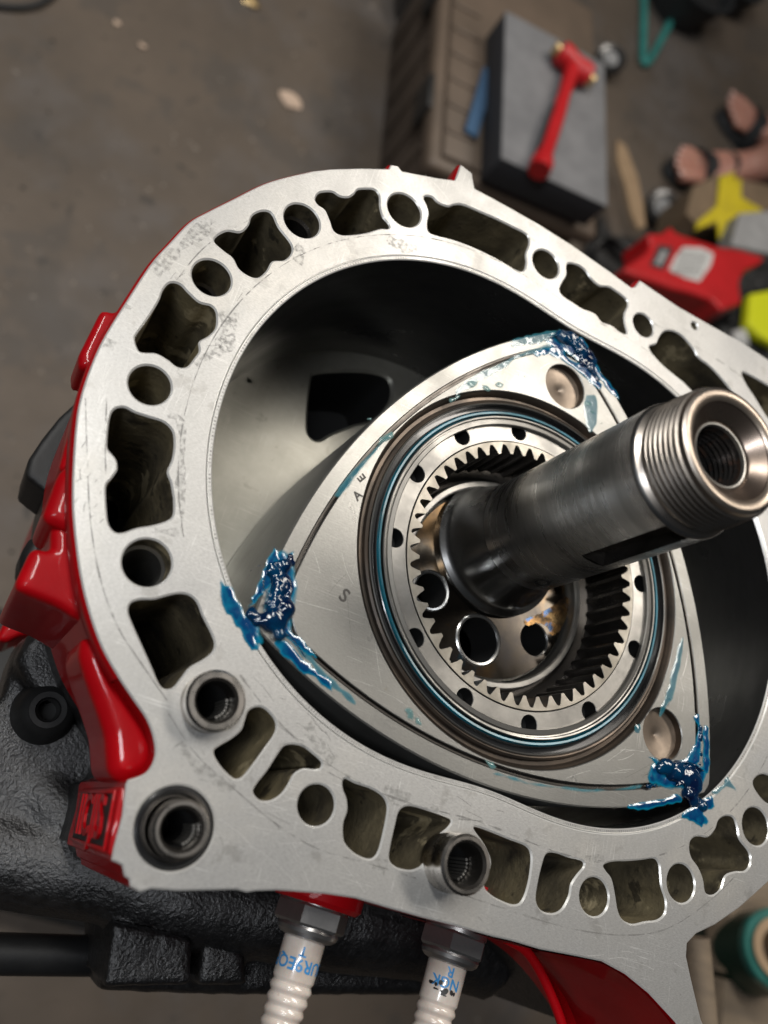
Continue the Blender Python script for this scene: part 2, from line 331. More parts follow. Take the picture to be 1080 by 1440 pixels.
def remesh(o, vox, smooth=6, disp=None):
    r = o.modifiers.new('remesh', 'REMESH'); r.mode = 'VOXEL'; r.voxel_size = vox * S; r.use_smooth_shade = True
    s = o.modifiers.new('smooth', 'SMOOTH'); s.iterations = smooth; s.factor = 0.6
    bpy.context.view_layer.update(); dg = bpy.context.evaluated_depsgraph_get()
    me = D.meshes.new_from_object(o.evaluated_get(dg)); old = o.data
    me.materials.clear() if len(me.materials) else None
    for m in old.materials: me.materials.append(m)
    o.modifiers.clear(); o.data = me; D.meshes.remove(old)
    if disp:
        for v in me.vertices:
            q = v.co / S; n = noise.noise(q * disp[1]) + 0.5 * noise.noise(q * disp[1] * 2.3)
            v.co += v.normal * n * disp[0] * S
    me.polygons.foreach_set('use_smooth', [True] * len(me.polygons))

# ------------------------------------------------------------ shared curves
ECC = 15.0; RG = 105.0
def trochoid(d, n=360):
    out = []
    for i in range(n):
        a = 2 * math.pi * i / n
        x = ECC * math.cos(3 * a) + RG * math.cos(a); y = ECC * math.sin(3 * a) + RG * math.sin(a)
        dx = -3 * ECC * math.sin(3 * a) - RG * math.sin(a); dy = 3 * ECC * math.cos(3 * a) + RG * math.cos(a); l = math.hypot(dx, dy)
        out.append((x + d * dy / l, y - d * dx / l))
    return out
BORE = 4.2
RCX, RCY, ALPHA = 0.775, -14.98, math.radians(90.99)
Z2 = lambda c, z: [(x, y, z) for x, y in c]
# outlines traced from the face of the casting
F = lambda pts, ox, oy: zoomed(pts, ox, oy, 3)
OUT_PX = [(440,240),(397,250),(367,260),(327,280),(293,297),(267,312),(240,340),(213,370),(180,420),(147,473),(127,517),(113,560),(107,597),(103,653),(102,710),(106,760),(113,810),(125,860),(143,910),(167,953),(187,983),(207,1013),(217,1043),(217,1067),(205,1087),(180,1097)]
OUT_PX2 = [(177,1103),(172,1147),(160,1193),(157,1210),(172,1217),(175,1232),(182,1237),(183,1247),(197,1255),(213,1250),(250,1253),(333,1251),(347,1255),(360,1253),(390,1252),(457,1257),(500,1263),(547,1277),(593,1290),(640,1302),(693,1317),(720,1323),(760,1335),(803,1343),(847,1352),(880,1370),(913,1397),(950,1437),(975,1475),(1000,1515),(1020,1515),(1003,1470),(987,1435),(980,1407),(972,1373),(966,1345),(967,1327),(980,1313),(1007,1300),(1040,1277),(1067,1253),(1090,1232),(1125,1190),(1155,1140),(1180,1060),(1190,980),(1195,880),(1190,780),(1185,690),(1180,600),(1165,560),(1120,528),(1080,505),(1047,483),(993,453),(953,430),(900,394),(893,403),(888,404),(860,383),(803,343),(757,314),(720,293),(693,278),(668,265),(664,243),(648,231),(640,253),(617,250),(580,243),(565,240),(560,233),(550,231),(547,237),(510,236),(467,237)]
def densify(c, step):
    out = []
    for i in range(len(c) - 1):
        a, b = Vector(c[i]), Vector(c[i + 1]); k = max(1, int((b - a).length / step))
        out += [tuple(a.lerp(b, j / k)) for j in range(k)]
    return out
_a = [at2(x, y, 0) for x, y in OUT_PX]
_sm = []
for i in range(len(_a) - 1):
    g = lambda j: Vector(_a[max(0, min(len(_a) - 1, j))])
    p0, p1, p2, p3 = g(i - 1), g(i), g(i + 1), g(i + 2)
    for s in range(5):
        t = s / 5; _sm.append(tuple(0.5 * ((2 * p1) + (p2 - p0) * t + (2 * p0 - 5 * p1 + 4 * p2 - p3) * t * t + (3 * p1 - p0 - 3 * p2 + p3) * t ** 3)))
OUTER = _sm + [_a[-1]] + densify([at2(x, y, 0) for x, y in OUT_PX2] + [_a[0]], 4)
def uniq(c):
    out = []
    for q in c:
        if not out or (Vector(q) - Vector(out[-1])).length > 0.25: out.append(q)
    if (Vector(out[0]) - Vector(out[-1])).length < 0.25: out.pop()
    return out
OUTER = uniq(OUTER)
POCK = [
 F([(665,350),(715,315),(775,320),(810,290),(825,250),(865,230),(905,240),(935,300),(985,365),(990,405),(960,435),(910,440),(885,480),(850,508),(810,500),(770,470),(745,425),(700,390)], 80, 220),
 F([(330,770),(345,815),(370,825),(420,828),(470,855),(510,885),(550,885),(580,850),(600,820),(600,780),(640,755),(670,720),(672,660),(650,630),(600,615),(555,575),(520,540),(480,532),(450,560),(430,610),(380,690),(340,745)], 80, 220),
 F([(215,1180),(225,1100),(245,1065),(285,1058),(330,1080),(390,1100),(450,1120),(488,1160),(494,1220),(485,1280),(465,1330),(480,1375),(488,1420),(492,1450),(490,1510),(465,1535),(400,1555),(340,1565),(280,1585),(245,1582),(220,1550),(212,1500),(208,1430),(210,1385),(230,1360),(253,1328),(257,1305),(250,1275),(230,1250),(215,1228)], 80, 220),
 F([(303,600),(312,565),(350,550),(410,548),(460,535),(510,524),(555,530),(590,560),(615,620),(650,690),(665,735),(655,770),(620,800),(560,835),(520,885),(490,920),(455,925),(430,900),(400,830),(360,740),(320,650)], 80, 660),
 F([(665,1185),(690,1165),(740,1135),(780,1100),(795,1060),(810,1020),(845,1002),(880,1012),(915,1050),(925,1085),(915,1120),(880,1170),(830,1240),(790,1290),(765,1305),(740,1298),(700,1260),(670,1215)], 80, 660),
 F([(50,455),(60,480),(85,497),(125,495),(165,470),(195,430),(220,385),(260,362),(310,365),(333,358),(335,332),(300,300),(260,270),(215,260),(180,268),(155,300),(110,370),(70,420)], 340, 960),
 F([(428,415),(440,405),(480,425),(540,445),(590,475),(612,510),(613,550),(600,620),(580,700),(560,735),(530,742),(480,720),(440,680),(430,640),(432,590),(448,540),(445,490),(430,450)], 340, 960),
 F([(625,745),(630,690),(650,600),(665,545),(695,522),(735,525),(800,545),(870,570),(885,585),(870,610),(835,640),(805,680),(785,730),(760,770),(725,788),(690,788),(650,775)], 340, 960),
 [at2(x, y, 0) for x, y in ((667,1165),(680,1166),(715,1180),(740,1190),(747,1203),(746,1225),(741,1250),(733,1268),(722,1272),(705,1266),(690,1257),(682,1244),(692,1215),(684,1190))],
 F([(105,920),(110,860),(130,770),(150,722),(190,720),(240,738),(295,752),(303,775),(275,810),(250,850),(240,900),(210,955),(170,973),(125,960)], 720, 960),
 F([(390,770),(430,755),(490,753),(550,748),(600,742),(620,765),(625,810),(630,860),(648,920),(645,970),(615,1000),(560,1008),(510,1018),(470,1000),(450,960),(440,900),(425,830),(400,795)], 720, 960),
 F([(752,700),(758,665),(785,648),(830,652),(860,620),(875,580),(905,562),(935,570),(950,610),(960,660),(1000,715),(1005,760),(985,793),(940,797),(900,815),(880,870),(850,895),(820,885),(810,830),(790,780),(762,740)], 720, 960),
 F([(1020,430),(1030,400),(1060,385),(1100,390),(1140,340),(1180,350),(1190,420),(1170,480),(1120,500),(1085,510),(1050,480)], 720, 960),
 F([(132,240),(145,215),(175,208),(205,210),(235,228),(270,232),(295,218),(310,200),(345,196),(380,200),(400,225),(402,270),(415,315),(440,345),(440,363),(410,362),(380,370),(345,380),(290,388),(240,388),(210,370),(195,330),(175,285),(145,262)], 400, 200),
 F([(590,235),(600,226),(625,232),(650,255),(690,270),(720,262),(760,265),(830,295),(900,325),(960,355),(1010,380),(1030,400),(1032,430),(1018,470),(1020,510),(1005,543),(960,525),(900,490),(830,455),(760,425),(700,405),(640,390),(610,375),(605,340),(612,300),(603,265)], 400, 200),
 F([(232,400),(245,390),(280,398),(310,420),(335,455),(370,485),(410,490),(450,515),(485,545),(488,570),(475,600),(475,640),(485,685),(460,680),(420,650),(380,635),(350,600),(300,580),(260,555),(215,525),(203,500),(215,470),(232,440)], 720, 240),
 F([(580,745),(610,730),(625,700),(645,677),(680,676),(720,698),(765,750),(790,790),(830,820),(870,860),(920,920),(970,995),(1000,1060),(1010,1120),(980,1150),(930,1110),(860,1020),(780,945),(740,905),(720,885),(670,845),(620,800)], 720, 240),
 F([(972,850),(1010,865),(1080,905),(1170,960),(1230,1060),(1260,1200),(1220,1210),(1150,1130),(1080,1040),(1030,960),(985,890)], 720, 240),
]
POCK = [uniq(spline(p, 5)) for p in POCK]
HOLE_PX = [(298,390,27),(211,541,30),(207,791,35),(425,310,24),(569,295,22),(768,371,17),(905,457,13),(977,458,4),(445,1132,26),(836,1261,20),(958,1242,19),(1063,1162,18)]
HOLES = []
for x, y, hw in HOLE_PX:
    c = at(x, y, 0); r = (at(x - hw, y, 0) - at(x + hw, y, 0)).length / 2; HOLES.append((c.x, c.y, r))
P0 = at(246, 1164, 0)
BIGHOLE = (P0.x, P0.y, 10.9)
DOWEL = [(at(305, 985, 7), 8.6, 5.6, 7), (at(657, 1216, 11), 8.7, 6.2, 11)]

# ============================================================ the topmost rotor housing
rh = thing('rotor_housing', 'bare machined aluminium rotor housing with red painted sides, topmost of the stacked engine', 'engine housing')
bm = bmesh.new()
plate(bm, OUTER, [trochoid(BORE + 1.6)] + POCK + [ring2(*h, 40) for h in HOLES] + [ring2(*BIGHOLE, 64)] + [ring2(d[0].x, d[0].y, d[2] - .55, 40) for d in DOWEL], 0, -80, ch=0.5, hch=0.55, mi=(0, 1, 2, 3))
for f in bm.faces: pass
body = link('casting', bm, [M['face'], M['pocket'], M['rim'], M['red']], rh)
bm = bmesh.new(); loft(bm, [Z2(OUTER, -0.7), Z2(offset(OUTER, 0.7), -1.6), Z2(offset(OUTER, 1.0), -3), Z2(offset(OUTER, 0.9), -9), Z2(offset(OUTER, -0.1), -11)])
bmesh.ops.delete(bm, geom=[v for v in bm.verts if v.co.y < -100 or v.co.x > 95], context='VERTS'); link('painted_edge', bm, M['red'], rh)
# working bore: liner with its own edge
bm = bmesh.new(); t0, t1 = trochoid(BORE + 1.55), trochoid(BORE); t2 = trochoid(BORE + .35)
loft(bm, [[(x, y, -0.25) for x, y in t0], [(x, y, 0.02) for x, y in trochoid(BORE + 1.35)], [(x, y, 0.02) for x, y in t2], [(x, y, -0.4) for x, y in t1], [(x, y, -79.9) for x, y in t1]], [1, 0, 1, 2])
link('bore_liner', bm, [M['face'], M['rim'], M['chrome']], rh)

# faint outlines pressed into the face by the coolant seals
def inside(c, x, y):
    r = False; n = len(c); j = n - 1
    for i in range(n):
        if (c[i][1] > y) != (c[j][1] > y) and x < (c[j][0] - c[i][0]) * (y - c[i][1]) / (c[j][1] - c[i][1]) + c[i][0]: r = not r
        j = i
    return r
_bore = trochoid(BORE + 1.8)
def on_face(x, y):
    return inside(OUTER, x, y) and not inside(_bore, x, y) and not any(inside(p, x, y) for p in POCK) and not any(math.hypot(x - h[0], y - h[1]) < h[2] + .8 for h in HOLES + [BIGHOLE] + [(d[0].x, d[0].y, 9) for d in DOWEL])
def mark_strip(name, pts, wid, mat, parent, z=0.05, closed=False, jitter=0.0):
    bm = bmesh.new(); vs = []; n = len(pts)
    for i, q in enumerate(pts):
        a = Vector(pts[max(i - 1, 0)]); b = Vector(pts[min(i + 1, n - 1)]); t = (b - a).normalized(); nn = Vector((-t.y, t.x))
        ww = wid * (1 + jitter * noise.noise(Vector((q[0] * .2, q[1] * .2, 3)))) / 2
        p = Vector(q); vs.append((bm.verts.new((*(p + nn * ww), z)), bm.verts.new((*(p - nn * ww), z))))
    for (a, b), (c, d) in zip(vs, vs[1:]):
        if all(on_face(q.co.x, q.co.y) for q in (a, b, c, d)): bm.faces.new((a, b, d, c))
    return link(name, bm, mat, parent)
def stain_mat(name, colr, a, scale, th):
    m = D.materials.new(name); m.use_nodes = True; nt = m.node_tree; N = nt.nodes; L = nt.links; p = N['Principled BSDF']
    p.inputs['Base Color'].default_value = (*colr, 1); p.inputs['Roughness'].default_value = 0.6; p.inputs['Metallic'].default_value = 0.3
    tc = N.new('ShaderNodeTexCoord'); n = N.new('ShaderNodeTexNoise'); n.inputs['Scale'].default_value = scale; n.inputs['Detail'].default_value = 7; L.new(tc.outputs['Object'], n.inputs['Vector'])
    r = N.new('ShaderNodeMapRange'); r.inputs[1].default_value = th; r.inputs[2].default_value = th + 0.22; r.inputs[4].default_value = a
    L.new(n.outputs['Fac'], r.inputs[0]); L.new(r.outputs[0], p.inputs['Alpha']); return m
M['stain'] = stain_mat('corrosion_stain', (0.26, 0.255, 0.24), 0.42, 620, 0.42)
M['linestain'] = stain_mat('seal_line_stain', (0.22, 0.215, 0.205), 0.7, 240, 0.40)
def px_line(pts, ox=0, oy=0, k=1, n=6):
    q = [at2(ox + x / k, oy + y / k, 0) for x, y in pts]; out = []
    for i in range(len(q) - 1):
        g = lambda j: Vector(q[max(0, min(len(q) - 1, j))])
        p0, p1, p2, p3 = g(i - 1), g(i), g(i + 1), g(i + 2)
        for s in range(n):
            t = s / n; out.append(tuple(0.5 * ((2 * p1) + (p2 - p0) * t + (2 * p0 - 5 * p1 + 4 * p2 - p3) * t * t + (3 * p1 - p0 - 3 * p2 + p3) * t ** 3)))
    out.append(q[-1]); return out
tt = trochoid(BORE + 10.5); k0 = 0
for seg, wd in (((95, 200), 0.35), ((215, 300), 0.45), ((5, 80), 0.3), ((305, 355), 0.4)):
    mark_strip('seal_line', tt[seg[0]:seg[1]], wd, M['linestain'], rh, 0.03, jitter=1.5)
for pts in ([(120,560),(123,650),(127,730),(140,810),(165,880),(200,935),(235,985)], [(150,560),(148,640),(152,700)],
            [(230,420),(280,355),(330,320),(400,290),(470,280),(560,285)],
            [(235,1000),(275,1060),(330,1110),(390,1160),(450,1195),(520,1215),(600,1240),(700,1275),(800,1305),(880,1315),(940,1305),(1000,1265),(1050,1215)],
            [(340,1005),(400,1050),(460,1085),(530,1120),(600,1145),(680,1155)],
            [(740,330),(800,375),(860,415),(920,455),(1000,500),(1050,535)]):
    mark_strip('seal_line', px_line(pts), 0.42, M['linestain'], rh, 0.03, jitter=1.2)
for pts, wd in (([(262,410),(290,425),(310,440),(318,455),(305,490),(285,505),(260,520),(250,525)], 2.2), ([(325,440),(330,465),(318,485),(305,500)], 3.0),
                ([(235,583),(252,590),(257,620),(254,680),(256,735),(248,748),(215,745)], 2.0), ([(415,345),(425,355),(418,370)], 3), ([(545,335),(560,345),(590,350)], 4.5),
                ([(430,1020),(450,1050),(470,1070)], 4), ([(540,1110),(580,1125),(620,1140)], 3.5), ([(250,1045),(285,1085),(330,1110)], 3), 
                ([(300,310),(230,370),(175,440),(140,520)], 5),  ([(520,1210),(560,1225),(610,1235)], 4), ([(770,1205),(810,1208),(850,1207)], 2)):
    mark_strip('corrosion_stain', px_line(pts, n=14), wd, M['stain'], rh, 0.04, jitter=1.5)

bm = bmesh.new(); _o, _i = trochoid(BORE + 1.15, 760), trochoid(BORE + 0.45, 760)
for k in range(760):
    a, b, c, d = Vector(_o[k]), Vector(_i[k]), Vector(_o[(k + 1) % 760]), Vector(_i[(k + 1) % 760])
    q = [a, b, b.lerp(d, .42), a.lerp(c, .42)]
    bm.faces.new([bm.verts.new((v.x, v.y, .035)) for v in q])
o = link('edge_serration', bm, M['linestain'], rh, smooth=False); o['kind'] = 'stuff'
# dowel sleeves standing in the face
def sleeve(cx, cy, ro, ri, h, parent, flange=None):
    bm = bmesh.new()
    lathe(bm, [(ri - 0.6, -30, 2), (ri - 0.6, h * .1, 1), (ri, h - 0.9, 1), (ri + 0.8, h, 0), (ro - 0.7, h, 0), (ro, h - 0.8, 0), (ro, h * .45, 0), (ro - .35, h * .38, 0), (ro - .35, h * .28, 0), (ro, h * .2, 0), (ro, -2, 0)], 72, cx, cy)
    r = lathe(bm, [(ri - 0.6, -29), (0.01, -29)], 24, cx, cy, 2)
    o = link('dowel_sleeve', bm, [M['sleeve'], M['geardark'], M['dark']], parent)
    bm = bmesh.new()       # splines seen inside the bore
    for k in range(7):
        a = -0.9 + k * 0.22; p = Vector((cx + (ri - 1.1) * math.cos(a), cy + (ri - 1.1) * math.sin(a), 0))
        tube(bm, [p + Vector((0, 0, h * .25)), p + Vector((0, 0, -9))], 0.45, 6)
    link('spline', bm, M['steel'], o)
    return o
def top_at(px, py, h):
    p = at(px, py, h); return p.x, p.y
sleeve(*top_at(305, 985, 7), 8.6, 5.6, 7, rh)
sleeve(*top_at(657, 1216, 11), 8.7, 6.2, 11, rh)
sx, sy = top_at(256, 1166, 5)
sleeve(sx, sy, 7.7, 5.3, 5, rh)
bm = bmesh.new(); lathe(bm, [(BIGHOLE[2] - .1, -0.9), (BIGHOLE[2] - 1.0, -.35), (BIGHOLE[2] - 1.9, -0.9), (BIGHOLE[2] - 1.9, -4), (BIGHOLE[2] - .1, -4)], 72, BIGHOLE[0], BIGHOLE[1], close=True)
link('o_ring', bm, M['rubber'], rh)
bm = bmesh.new(); r = lathe(bm, [(BIGHOLE[2] - .02, -2.6), (7.9, -2.6), (7.9, -1.2), (8.4, -1.2), (8.4, -3)], 64, BIGHOLE[0], BIGHOLE[1]); link('counterbore', bm, M['geardark'], rh)
# rings seen down inside three of the bolt holes
for i, dz in ((2, -9), (3, -9), (0, -16)):
    cx, cy, r = HOLES[i]; bm = bmesh.new()
    lathe(bm, [(r - .02, dz + 1), (r - 0.9, dz), (r - 0.9, dz - 1.2), (r - .9, dz - 30)], 48, cx, cy); link('hole_sleeve', bm, [M['steel'] if i == 2 else M['geardark']], rh)

# red painted bosses and rim round the side of the housing
def boss(name, pxs, z0, z1, parent, mat=None, bev=1.6, vox=0.9, sm=5, disp=None):
    """a cast boss: outline traced at its own height, remeshed so that its edges are rounded"""
    bm = bmesh.new(); prism(bm, uniq([at2(x, y, z0) for x, y in pxs]), z0, z1, bev=bev)
    o = link(name, bm, mat or M['red'], parent); remesh(o, vox, sm, disp); return o
boss('casting_boss', [(143,433),(160,438),(200,400),(190,470),(150,520),(130,520),(112,515),(111,497)], -14, -34, rh)
boss('casting_boss', [(120,640),(104,645),(84,662),(72,692),(61,722),(65,732),(104,750),(130,745)], -12, -45, rh, bev=2.4, vox=0.9, sm=8)
boss('casting_rib', [(112,590),(104,590),(92,625),(84,655),(88,662),(112,660)], -16, -30, rh)
boss('casting_rib', [(112,575),(108,580),(101,620),(96,650),(104,655),(120,640)], -8, -20, rh)
boss('casting_boss', [(130,745),(90,735),(72,740),(72,775),(50,768),(42,775),(22,818),(23,828),(40,836),(80,852),(112,872),(145,880)], -15, -78, rh, bev=2.0, vox=0.9, sm=7)
# rounded red shoulder at the lower left corner
boss('casting_shoulder', [(116,895),(140,893),(165,950),(190,983),(210,1012),(224,1045),(221,1074),(206,1092),(182,1101),(164,1099),(154,1086),(152,1062),(150,1035),(139,1000),(124,960),(112,920)], -8, -40, rh, bev=3.4, vox=0.9, sm=18)
# name pad with raised lettering
pa, pb, pc = at(176, 1106, -3), at(158, 1205, -3), None
ax = (pb - pa).normalized(); nrm = Vector((ax.y, -ax.x, 0))
if nrm.dot(Vector((-1, -1, 0))) < 0: nrm = -nrm
Lp = (pb - pa).length; mid = (pa + pb) / 2
bm = bmesh.new(); FR = Matrix(((ax.x, 0, nrm.x, mid.x), (ax.y, 0, nrm.y, mid.y), (0, 1, 0, 0), (0, 0, 0, 1)))
box(bm, (0, -34, -1), (Lp - .5, 64, 5), FR, 0, 1.0)
pad = link('name_pad', bm, M['red'], rh)
bm = bmesh.new(); box(bm, (0, -34, 1.6), (Lp - 4, 58, 0.6), FR); link('pad_recess', bm, M['blacksmooth'], pad)
bm = text_bm('IICJIS', 17, 0.5, 0.12)
for v in bm.verts: v.co.x *= 1.15
bmesh.ops.transform(bm, matrix=FR @ Matrix.Translation((0, -35, 2.3)) @ Matrix.Rotation(math.radians(90), 4, 'Z') @ Matrix.Scale(1, 4), verts=bm.verts); link('raised_lettering', bm, M['red'], pad)
bm = bmesh.new()
for q in (-1, 1): box(bm, (q * (Lp / 2 - 1.6), -34, 2.2), (0.9, 60, 0.8), FR, 0, 0.2)
box(bm, (0, -4.2, 2.2), (Lp - 3, 0.8, 0.8), FR, 0, .2)
link('pad_border', bm, M['red'], pad)
# red ledge below the corner

# the hollow red tunnel under the lower right leg
bm = bmesh.new()
def arc_px(pts, z): return [Vector((*at2(x, y, z), z)) for x, y in pts]
top = px_line([(722,1324),(760,1336),(803,1344),(846,1353),(878,1371),(910,1397),(945,1437),(975,1480)])
# outer skin of the tunnel: falls away from the edge of the face, sweeping down and outward
rows = []
for (dx, dy, z) in ((0, 0.3, -0.8), (-.2, 0.5, -9), (0, 0.5, -20), (0.4, 0.5, -40), (1, 0.6, -60), (1.5, 0.7, -79)):
    rows.append([(x + dx, y - dy, z) for x, y in top])
rr = [[bm.verts.new(p) for p in r] for r in rows]
for a, b in zip(rr, rr[1:]):
    for i in range(len(a) - 1): bm.faces.new((a[i], a[i + 1], b[i + 1], b[i]))
link('port_wall', bm, M['red'], rh)
def ribbon(name, A, B, za, zb, mat, parent, thick=2.0, n=10):
    a = px3(A, za, n); b = px3(B, zb, n); bm = bmesh.new()
    k = min(len(a), len(b)); rows = []
    for t in (0, .25, .5, .75, 1):
        rows.append([a[i].lerp(b[i], t) + Vector((0, 0, -1)) * 6 * math.sin(math.pi * t) for i in range(k)])
    vv = [[bm.verts.new(p) for p in r] for r in rows]
    for p, q in zip(vv, vv[1:]):
        for i in range(k - 1): bm.faces.new((p[i], p[i + 1], q[i + 1], q[i]))
    g = bmesh.ops.solidify(bm, geom=bm.faces[:], thickness=thick)
    return link(name, bm, mat, parent)
def px3(pts, z, n=8):
    zs = z if isinstance(z, (list, tuple)) else [z] * len(pts)
    q = [at(x, y, zz) for (x, y), zz in zip(pts, zs)]; out = []
    for i in range(len(q) - 1):
        g = lambda j: q[max(0, min(len(q) - 1, j))]
        p0, p1, p2, p3 = g(i - 1), g(i), g(i + 1), g(i + 2)
        for s in range(n):
            t = s / n; out.append(0.5 * ((2 * p1) + (p2 - p0) * t + (2 * p0 - 5 * p1 + 4 * p2 - p3) * t * t + (3 * p1 - p0 - 3 * p2 + p3) * t ** 3))
    out.append(q[-1]); return out
ribbon('port_floor', [(736,1334),(800,1350),(860,1372),(905,1402),(960,1460)], [(738,1340),(755,1365),(778,1400),(796,1440),(806,1475)], [-42,-46,-50,-50,-50], [-58,-62,-64,-66,-66], M['red'], rh)
ribbon('port_rim', [(715,1322),(738,1335),(757,1362),(778,1402),(794,1440),(802,1475)], [(735,1334),(752,1345),(775,1375),(797,1408),(812,1445),(820,1480)], [-30] * 6, [-34] * 6, M['red'], rh)
bm = bmesh.new(); tube(bm, px3([(712,1320),(738,1336),(757,1362),(776,1402),(790,1440),(798,1478)], -30), 1.8, 14); link('port_lip', bm, M['red'], rh)

# spark plugs in the lower side of the housing
def wrap_text(bm, R, ang0, y0, flip):
    """lay flat lettering round a cylinder whose axis is local z; text x runs round, text y along the axis"""
    for v in bm.verts:
        a = ang0 + v.co.x / R * (1 if flip else -1); rr = R + 0.06 + v.co.z
        v.co = Vector((rr * math.cos(a), rr * math.sin(a), y0 + v.co.y * (1 if flip else -1)))
def spark_plug(p0, p1, marks, smudge, roll, parent, s=1.0):
    ax = (p1 - p0).normalized(); FRM = frame_z(p0, ax)
    bm = bmesh.new()
    # hex
    n = 6; rg = []
    for z, r in ((0, 9.6), (0.0, 11.4), (0.8, 12.0), (5.8, 12.0), (6.6, 11.2), (6.6, 9.9)):
        rg.append([bm.verts.new((r * math.cos(math.pi / 3 * i + roll), r * math.sin(math.pi / 3 * i + roll), z)) for i in range(6)])
    for a, b in zip(rg, rg[1:]):
        for i in range(6): bm.faces.new((a[i], a[(i + 1) % 6], b[(i + 1) % 6], b[i]))
    lathe(bm, [(8.5, -6), (10.8, -2.2), (10.8, 0.05), (9.9, 0.05)], 48)
    lathe(bm, [(9.9, 6.4), (10.1, 7.4), (9.7, 8.6), (8.4, 9.7), (6.9, 10.1), (6.9, 8)], 64)
    bmesh.ops.transform(bm, matrix=FRM, verts=bm.verts)
    pl = link('spark_plug', bm, M['zinc'], parent, angle=25)
    bm = bmesh.new(); prof = [(6.6, 8), (6.75, 10.8), (6.65, 21.6)]
    z = 21.6
    for k in range(6):
        t_ = 1 - k * .025
        prof += [(6.55 * t_, z + .3), (6.2 * t_, z + .8), (6.1 * t_, z + 1.2), (6.6 * t_, z + 2.1), (6.75 * t_, z + 2.7), (6.6 * t_, z + 3.3)]; z += 3.35
    prof += [(6.2, z + 1), (6.2, z + 5), (5.2, z + 6), (0.01, z + 6)]
    lathe(bm, prof, 64); bmesh.ops.transform(bm, matrix=FRM, verts=bm.verts); link('insulator', bm, M['porcelain'], pl)
    bm = bmesh.new(); lathe(bm, [(6.0, 41.3), (6.3, 41.6), (6.3, 46.2), (6.0, 46.6)], 48); bmesh.ops.transform(bm, matrix=FRM, verts=bm.verts); link('blue_band', bm, mk('blue_band', (0.01, 0.03, 0.16), r1=0.4), pl)
    for txt, size, z, ang in marks:
        bm = text_bm(txt, size, 0.0, 0.1); bmesh.ops.subdivide_edges(bm, edges=bm.edges, cuts=2)
        wrap_text(bm, 6.72, ang, z, True); bmesh.ops.transform(bm, matrix=FRM, verts=bm.verts); link('print', bm, M['ink'], pl, smooth=False, normals=False)
    if smudge:
        bm = bmesh.new()
        for k in range(16):
            a = smudge + random.uniform(-.8, .75); z = 17.6 + random.uniform(-1.1, 1.1) + (1.0 if a < smudge else -.3); l = random.uniform(.05, .16); h = random.uniform(.25, 1.1)
            c = [((6.73 + .08) * math.cos(a + l * math.cos(q)), 6.81 * math.sin(a + l * math.cos(q)), z + h * math.sin(q) * random.uniform(.5, 1)) for q in [i * math.pi / 4 for i in range(8)]]
            bm.faces.new([bm.verts.new(q) for q in c])
        bmesh.ops.transform(bm, matrix=FRM, verts=bm.verts); link('smudge', bm, M['inkblack'], pl, smooth=False, normals=False)
    return pl
def view_angle(p0, p1):
    ax = (p1 - p0).normalized(); FRM = frame_z(p0, ax).inverted(); v = FRM @ (CAM); return math.atan2(v.y, v.x)
PZ = -34
a0, a1 = at(443, 1273, PZ), at(392, 1446, PZ); va = view_angle(a0, a1)
spark_plug(a0, a1, [('BUR9EQP', 5.0, 17.2, va - 0.12), ('T', 4.0, 13.4, va - .1)], None, va + 0.25, rh)
bm = bmesh.new(); ax = (a1 - a0).normalized(); lathe(bm, [(15.0, -16), (15.0, -1.5), (13.5, -0.1), (10.5, -0.1)], 56); bmesh.ops.transform(bm, matrix=frame_z(a0, ax), verts=bm.verts); link('plug_boss', bm, M['red'], rh)
b0, b1 = at(641, 1311, PZ), at(606, 1446, PZ); vb = view_angle(b0, b1)
spark_plug(b0, b1, [('NGK', 4.6, 15.6, vb - 0.15), ('R', 4.2, 12.2, vb - .25)], vb + .05, vb + 0.05, rh)
bm = bmesh.new(); ax = (b1 - b0).normalized(); lathe(bm, [(13.0, -16), (13.0, -3.5), (12, -2.2), (10.5, -2.2)], 56); bmesh.ops.transform(bm, matrix=frame_z(b0, ax), verts=bm.verts); link('plug_boss', bm, M['red'], rh)

# ============================================================ black side housing under it
sh = thing('side_housing', 'black crinkle painted iron side housing clamped under the red sided rotor housing', 'engine housing', (0, 0, -80))
port = uniq(spline(zoomed([(478,160),(490,138),(560,128),(700,128),(790,150),(812,200),(800,260),(740,325),(650,350),(560,385),(510,412),(480,405),(462,370),(465,260)], 280, 480, 3, -80), 5))
bm = bmesh.new()
inner_holes = [p for p in POCK[:-1]]
shell = offset(OUTER, -1.0)
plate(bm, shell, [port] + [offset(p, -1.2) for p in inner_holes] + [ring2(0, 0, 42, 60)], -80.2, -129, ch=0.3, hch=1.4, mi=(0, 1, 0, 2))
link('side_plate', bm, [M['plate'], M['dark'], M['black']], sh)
# black cast arm with rounded forms
bm = bmesh.new()
def pz(px, py, z): return at(px, py, z)
def blob(bm, pxs, z0, z1): prism(bm, uniq([at2(x, y, z0) for x, y in pxs]), z0, z1, bev=3.0)
blob(bm, [(-120,1000),(0,985),(14,930),(28,898),(60,887),(95,872),(130,930),(200,1100),(210,1290),(90,1278),(35,1262),(15,1243),(-120,1240)], -112, -150)
blob(bm, [(22,925),(40,890),(95,872),(120,980),(60,985),(36,960)], -100, -140)
tube(bm, [pz(-60,1185,-128), pz(60,1210,-124), pz(150,1222,-118), pz(250,1262,-112), pz(360,1280,-112), pz(480,1290,-112), pz(600,1305,-114), pz(690,1345,-118)], 20, 18, rad=[19, 19, 19, 17, 18, 21, 21, 18])
tube(bm, [pz(0,1080,-130), pz(60,1120,-124), pz(130,1190,-118), pz(200,1240,-112)], 16, 16, rad=[12, 15, 16, 15])
